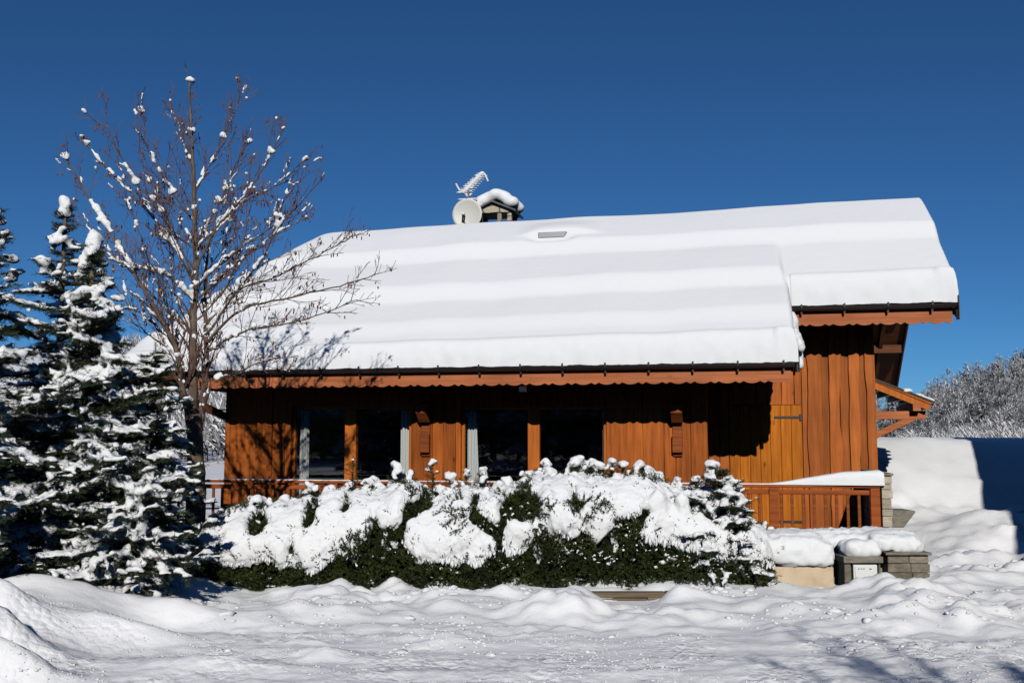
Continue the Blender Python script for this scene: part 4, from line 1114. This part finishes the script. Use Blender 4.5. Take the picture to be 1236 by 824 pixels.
    # finer crumbs of snow caught lower down, and tongues
    for i in range(560):
        x = rnd(x0, x1); z = top(x) * rnd(.12, .7); hd = half(x, z); r = rnd(.010, .03) * (1.3 if N(x * 2, z * 3, 50) > .1 else .7)
        sn.blob(Vector((x, -hd - rnd(0, .04), z)), (r * 1.4, r, r * .7), lv=1, jit=.25)
    for i in range(900):
        px = random.gauss(735, 95); x = (px - 618) / F * HY
        if not x0 < x < x1: continue
        z = top(x) * rnd(.30, .95); hd = half(x, z)
        if N(x * 3, z * 4, 77) < -.05: continue
        r = rnd(.005, .013); fg.blob(Vector((x, -hd - rnd(.0, .08), z)), (r * rnd(.8, 3), r, r * rnd(.6, 2.4)), Matrix.Rotation(rnd(-.9, .9), 3, 'Y'), 1, .3)
    for (px, y0, y1, r) in ((385, 650, 693, .075), (355, 640, 665, .06), (408, 652, 682, .05), (505, 640, 690, .05), (520, 645, 672, .045), (570, 640, 683, .06), (590, 645, 670, .05), (648, 630, 672, .10), (672, 630, 672, .09), (660, 600, 650, .13), (740, 640, 660, .05), (828, 620, 680, .085), (838, 620, 665, .08), (820, 600, 650, .1), (790, 600, 640, .12), (880, 645, 670, .05), (700, 610, 640, .1), (468, 640, 668, .05), (435, 645, 680, .05), (560, 640, 665, .06)):
        n = 9
        for k in range(n):
            t = k / (n - 1); yy_ = y0 + (y1 - y0) * t; x = (px + rnd(-2, 2) - 618) / F * (HY - .55); z = at(618, yy_, HY - .6).z
            rr = r * (1 - .72 * t ** 1.5); sn.blob(Vector((x, -.60 - .03 * t, z)), (rr, rr * .8, rr * 1.3), lv=1)
    tag(fg.build('snow_fringe', M['tree_snow'], root, True), kind='stuff')
    remesh(sn.build('snow_sheet', M['tree_snow'], root), .018, .045, .28, .014, .04, sm=4)
    return root
hedge()
pF = at(868, 700, 11.75)
conifer('young_fir', (pF.x, pF.y, -.05), at(853, 566, 11.75).z + .05, .66, 77, 'small fir closing the right end of the hedge, branches over the garden wall', None, nb=120, shape=.5, tr=.03, low=.12, snow=1.0, az_bias=-.4)

# ------------------------------------------------------------------ firs right of the frame and behind the viewer (their shadows fall in the picture)
f1 = conifer('fir_tree', (3.75, -4.1, -.1), 6.2, 1.7, 91, 'slender fir behind the viewer whose tip shades the road', None, nb=240, shape=.95, tr=.12, tw=1.5, vox=.05, snow=.6, low=.06)
c = copy_tree(f1); c.location = (-3.9, -4.6, -.1); c.scale = (1.1, 1.1, 1.12); c.rotation_euler = (0, 0, 2); tag(c, 'fir behind the viewer shading the left end of the road', 'conifer')
conifer('young_fir', (8.55, 14.9, .2), 2.6, 1.12, 92, 'young dark fir beside the driveway, one branch tip reaching in', None, nb=150, shape=.8, tr=.05, tw=1.2, vox=.04, snow=.5, low=.08)
# neighbouring chalet right of the frame: its long eave shades the snow bank
nA, nB = Vector((6.45, 2.9, 0)), Vector((9.72, 17.9, 0))
nang = math.atan2(nB.y - nA.y, nB.x - nA.x); nl = (nB - nA).length
nh = tag(empty('neighbour_chalet', nA, nang), 'neighbouring wooden chalet with snowy roof just right of the driveway', 'chalet')
mb = MB(); wy = -.75
boards(mb, .6, nl - .6, 1.2, 4.3, 0, w=(.18, .3))
for k in range(len(mb.v)): x, y, z = mb.v[k]; mb.v[k] = (x, -y + wy, z)
mb.box(.6, nl - .6, -6.4, wy - .002, 1.2, 4.3, .4)
mb.prism([(wy - .002, 4.3), (-6.4, 4.3), (-3.6, 6.0)], 'x', .6, nl - .6, .4)
fixn(mb.build('wall', M['board'], nh))
mb = MB(); mb.box(.57, nl - .57, -6.43, wy + .04, -.5, 1.19); fixn(mb.build('plinth', M['stone'], nh))
mb = MB(); mb.prism([(0, 4.25), (0, 4.4), (-3.6, 6.55), (-7.2, 4.4), (-7.2, 4.25), (-3.6, 6.4)], 'x', 0, nl); nr = fixn(mb.build('roof', M['soffit'], nh))
mb = MB(); mb.prism([(.05, 4.40), (.07, 4.62), (0, 4.8), (-.15, 4.92), (-3.4, 6.9), (-3.6, 6.95), (-3.8, 6.9), (-7.1, 4.9), (-7.25, 4.7), (-7.23, 4.4), (-3.6, 6.56)], 'x', -.05, nl + .05); bev(mb.build('roof_snow', M['roof_snow'], nr), .08, 3)
for k in range(4):
    x = 2 + k * 3.4; mb = MB(); mb.box(x, x + 1.3, wy + .03, wy + .08, 2.0, 3.3)
    f = bev(mb.build('window', M['frame'], nh), .01); mb = MB(); mb.box(x + .1, x + .6, wy + .082, wy + .09, 2.1, 3.2); mb.box(x + .7, x + 1.2, wy + .082, wy + .09, 2.1, 3.2); mb.build('pane', M['iron'], f)
for i in range(64):
    c = copy_tree(f1); s = 1.9 + .7 * random.random(); c.scale = (s, s, s * 1.15); c.location = (-60 + (i % 32) * 3.9 + rnd(-1, 1), -40 - 7 * (i // 32) + rnd(-3, 2), -.2); c.rotation_euler = (0, 0, rnd(0, 6))
    tag(c, 'snowy fir in the wood across the road', 'conifer', 'firs across the road')

# ------------------------------------------------------------------ far trees
def far_tree(seed, H=6.5, con=False):
    random.seed(seed); mb = MB()
    mb.tube([(0, 0, -.5), (0, 0, H * .5), (rnd(-.2, .2), 0, H)], [.13, .08, .02], 5, mi=0)
    if con:
        for i in range(260):
            q = rnd(.08, 1); a = rnd(0, 6.28); L_ = 1.6 * (1 - q) ** .8 + .1; d = Vector((math.cos(a), math.sin(a), -.25)); p = Vector((0, 0, q * H))
            s = Vector((-d.y, d.x, 0)) * .16; e = p + d * L_
            mb.add([p, e + s, e - s], [(0, 1, 2)], mi=1)
            if random.random() < .5: mb.add([p + d * L_ * .3 + Vector((0, 0, .05)), e + s * .9 + Vector((0, 0, .06)), e - s * .9 + Vector((0, 0, .06))], [(0, 1, 2)], mi=2)
        return mb
    def rec(p, d, L_, r, lv):
        e = p + d * L_; mid = p.lerp(e, .5) + Vector((rnd(-1, 1), rnd(-1, 1), rnd(0, 1))) * L_ * .06
        mb.tube([p, mid, e], [r, r * .8, r * .5], 3, mi=0, cap=False)
        if lv >= 1:  # snow lying on it
            u = Vector((0, 0, r * 1.4)); s = d.cross(Vector((0, 0, 1)));
            if s.length > .1: s.normalize(); s *= r * 1.5; mb.add([p + u - s, p + u + s, e + u + s * .6, e + u - s * .6], [(0, 1, 2, 3)], mi=2)
        if lv < 4:
            for k in range(3 if lv < 3 else 2):
                ax = Quaternion(d, rnd(0, 6.28)) @ d.orthogonal().normalized(); dd = (d + ax * rnd(.45, .95) + Vector((0, 0, .12))).normalized()
                rec(p.lerp(e, rnd(.35, 1)), dd, L_ * rnd(.55, .8), max(.014, r * .6), lv + 1)
    for i in range(15):
        q = rnd(.08, .95); a = rnd(0, 6.28); rec(Vector((0, 0, H * q)), Vector((math.cos(a), math.sin(a), rnd(.5, 1.3))).normalized(), (1.25 - q) * 1.35, .035, 1)
    return mb
FM = [M['far_twig'], M['far_conifer'], M['tree_snow']]
protos = []
for s in range(4):
    protos.append(far_tree(200 + s).build('frosted_tree', FM))
protos.append(far_tree(300, 7, True).build('frosted_tree', FM))
random.seed(17); used = set(); cnt = 0
while cnt < 285:
    Yf = rnd(60, 120) if cnt > 90 else rnd(84, 112); r = rnd(.345, .58); x = r * Yf
    if .43 < r < .50 and 48 < Yf < 66: continue
    if N(x * .05, Yf * .05, 40) < -.32 and cnt > 90: continue
    k = 4 if random.random() < .05 else int(rnd(0, 4))
    o = protos[k] if k not in used else protos[k].copy()
    if k in used: COL.objects.link(o)
    used.add(k); s = rnd(.42, .68) * (.75 + .25 * sstep(45, 90, Yf))
    o.location = (x, Yf, ground_z(x, Yf) - .35); o.scale = (s * 1.25, s * 1.25, s * rnd(.85, 1.15)); o.rotation_euler = (0, 0, rnd(0, 6.28)); cnt += 1
    tag(o, 'bare tree white with frost on the hillside wood to the right', 'tree', 'frosted trees on the right hillside')
us_ = MB()
for i in range(13000):
    Yf = rnd(62, 122); r = rnd(.34, .6); x = r * Yf
    if N(x * .06, Yf * .05, 70) < -.12 - .25 * (Yf > 88) - .3 * (r < .45) + .3 * (r > .5) * (Yf < 88): continue
    z = ground_z(x, Yf); H_ = rnd(.3, 1.0) * (.6 + Yf / 150)
    for k in range(7):
        a = rnd(0, 6.28); p = Vector((x + rnd(-.3, .3), Yf, z - .1)); e = p + Vector((math.cos(a) * H_ * .7, math.sin(a) * H_ * .7, H_ * rnd(.4, 1))); q = Vector((.022, 0, .015))
        us_.add([p - q, p + q, e + q * .5, e - q * .5], [(0, 1, 2, 3)], mi=2 if random.random() < .40 else 0)
tag(us_.build('undergrowth', FM), 'snowy scrub between the trees on the right hillside', 'undergrowth', kind='stuff')
# wood on the slope far behind at the left: one mass
mb = MB(); small = far_tree(400, 7)
fv = np.array([tuple(v) for v in small.v]); 
random.seed(3)
tf = MB()
for i in range(2000):
    Yf = rnd(110, 430); r = rnd(-.42, -.18); x = r * Yf; z = ground_z(x, Yf)
    if N(x * .02, Yf * .012, 9) < -.1 - .3 * (Yf < 150): continue
    H = rnd(5, 9); n = 16; 
    for k in range(n):
        a = rnd(0, 6.28); q = rnd(.15, 1); L_ = 2.6 * (1.1 - q); p = Vector((x, Yf, z + H * q * .8)); e = p + Vector((math.cos(a) * L_, math.sin(a) * L_, rnd(.3, 2)))
        s = Vector((.10, 0, .10)); tf.add([p - s, p + s, e], [(0, 1, 2)], mi=0 if random.random() < .7 else 2)
    tf.add([(x - .09, Yf, z - 1), (x + .09, Yf, z - 1), (x, Yf, z + H)], [(0, 1, 2)], mi=0)
o = tf.build('far_wood', FM); tag(o, 'grey leafless wood covering the distant slope behind the trees', 'woodland', kind='stuff')
print('scene built: far', cnt)
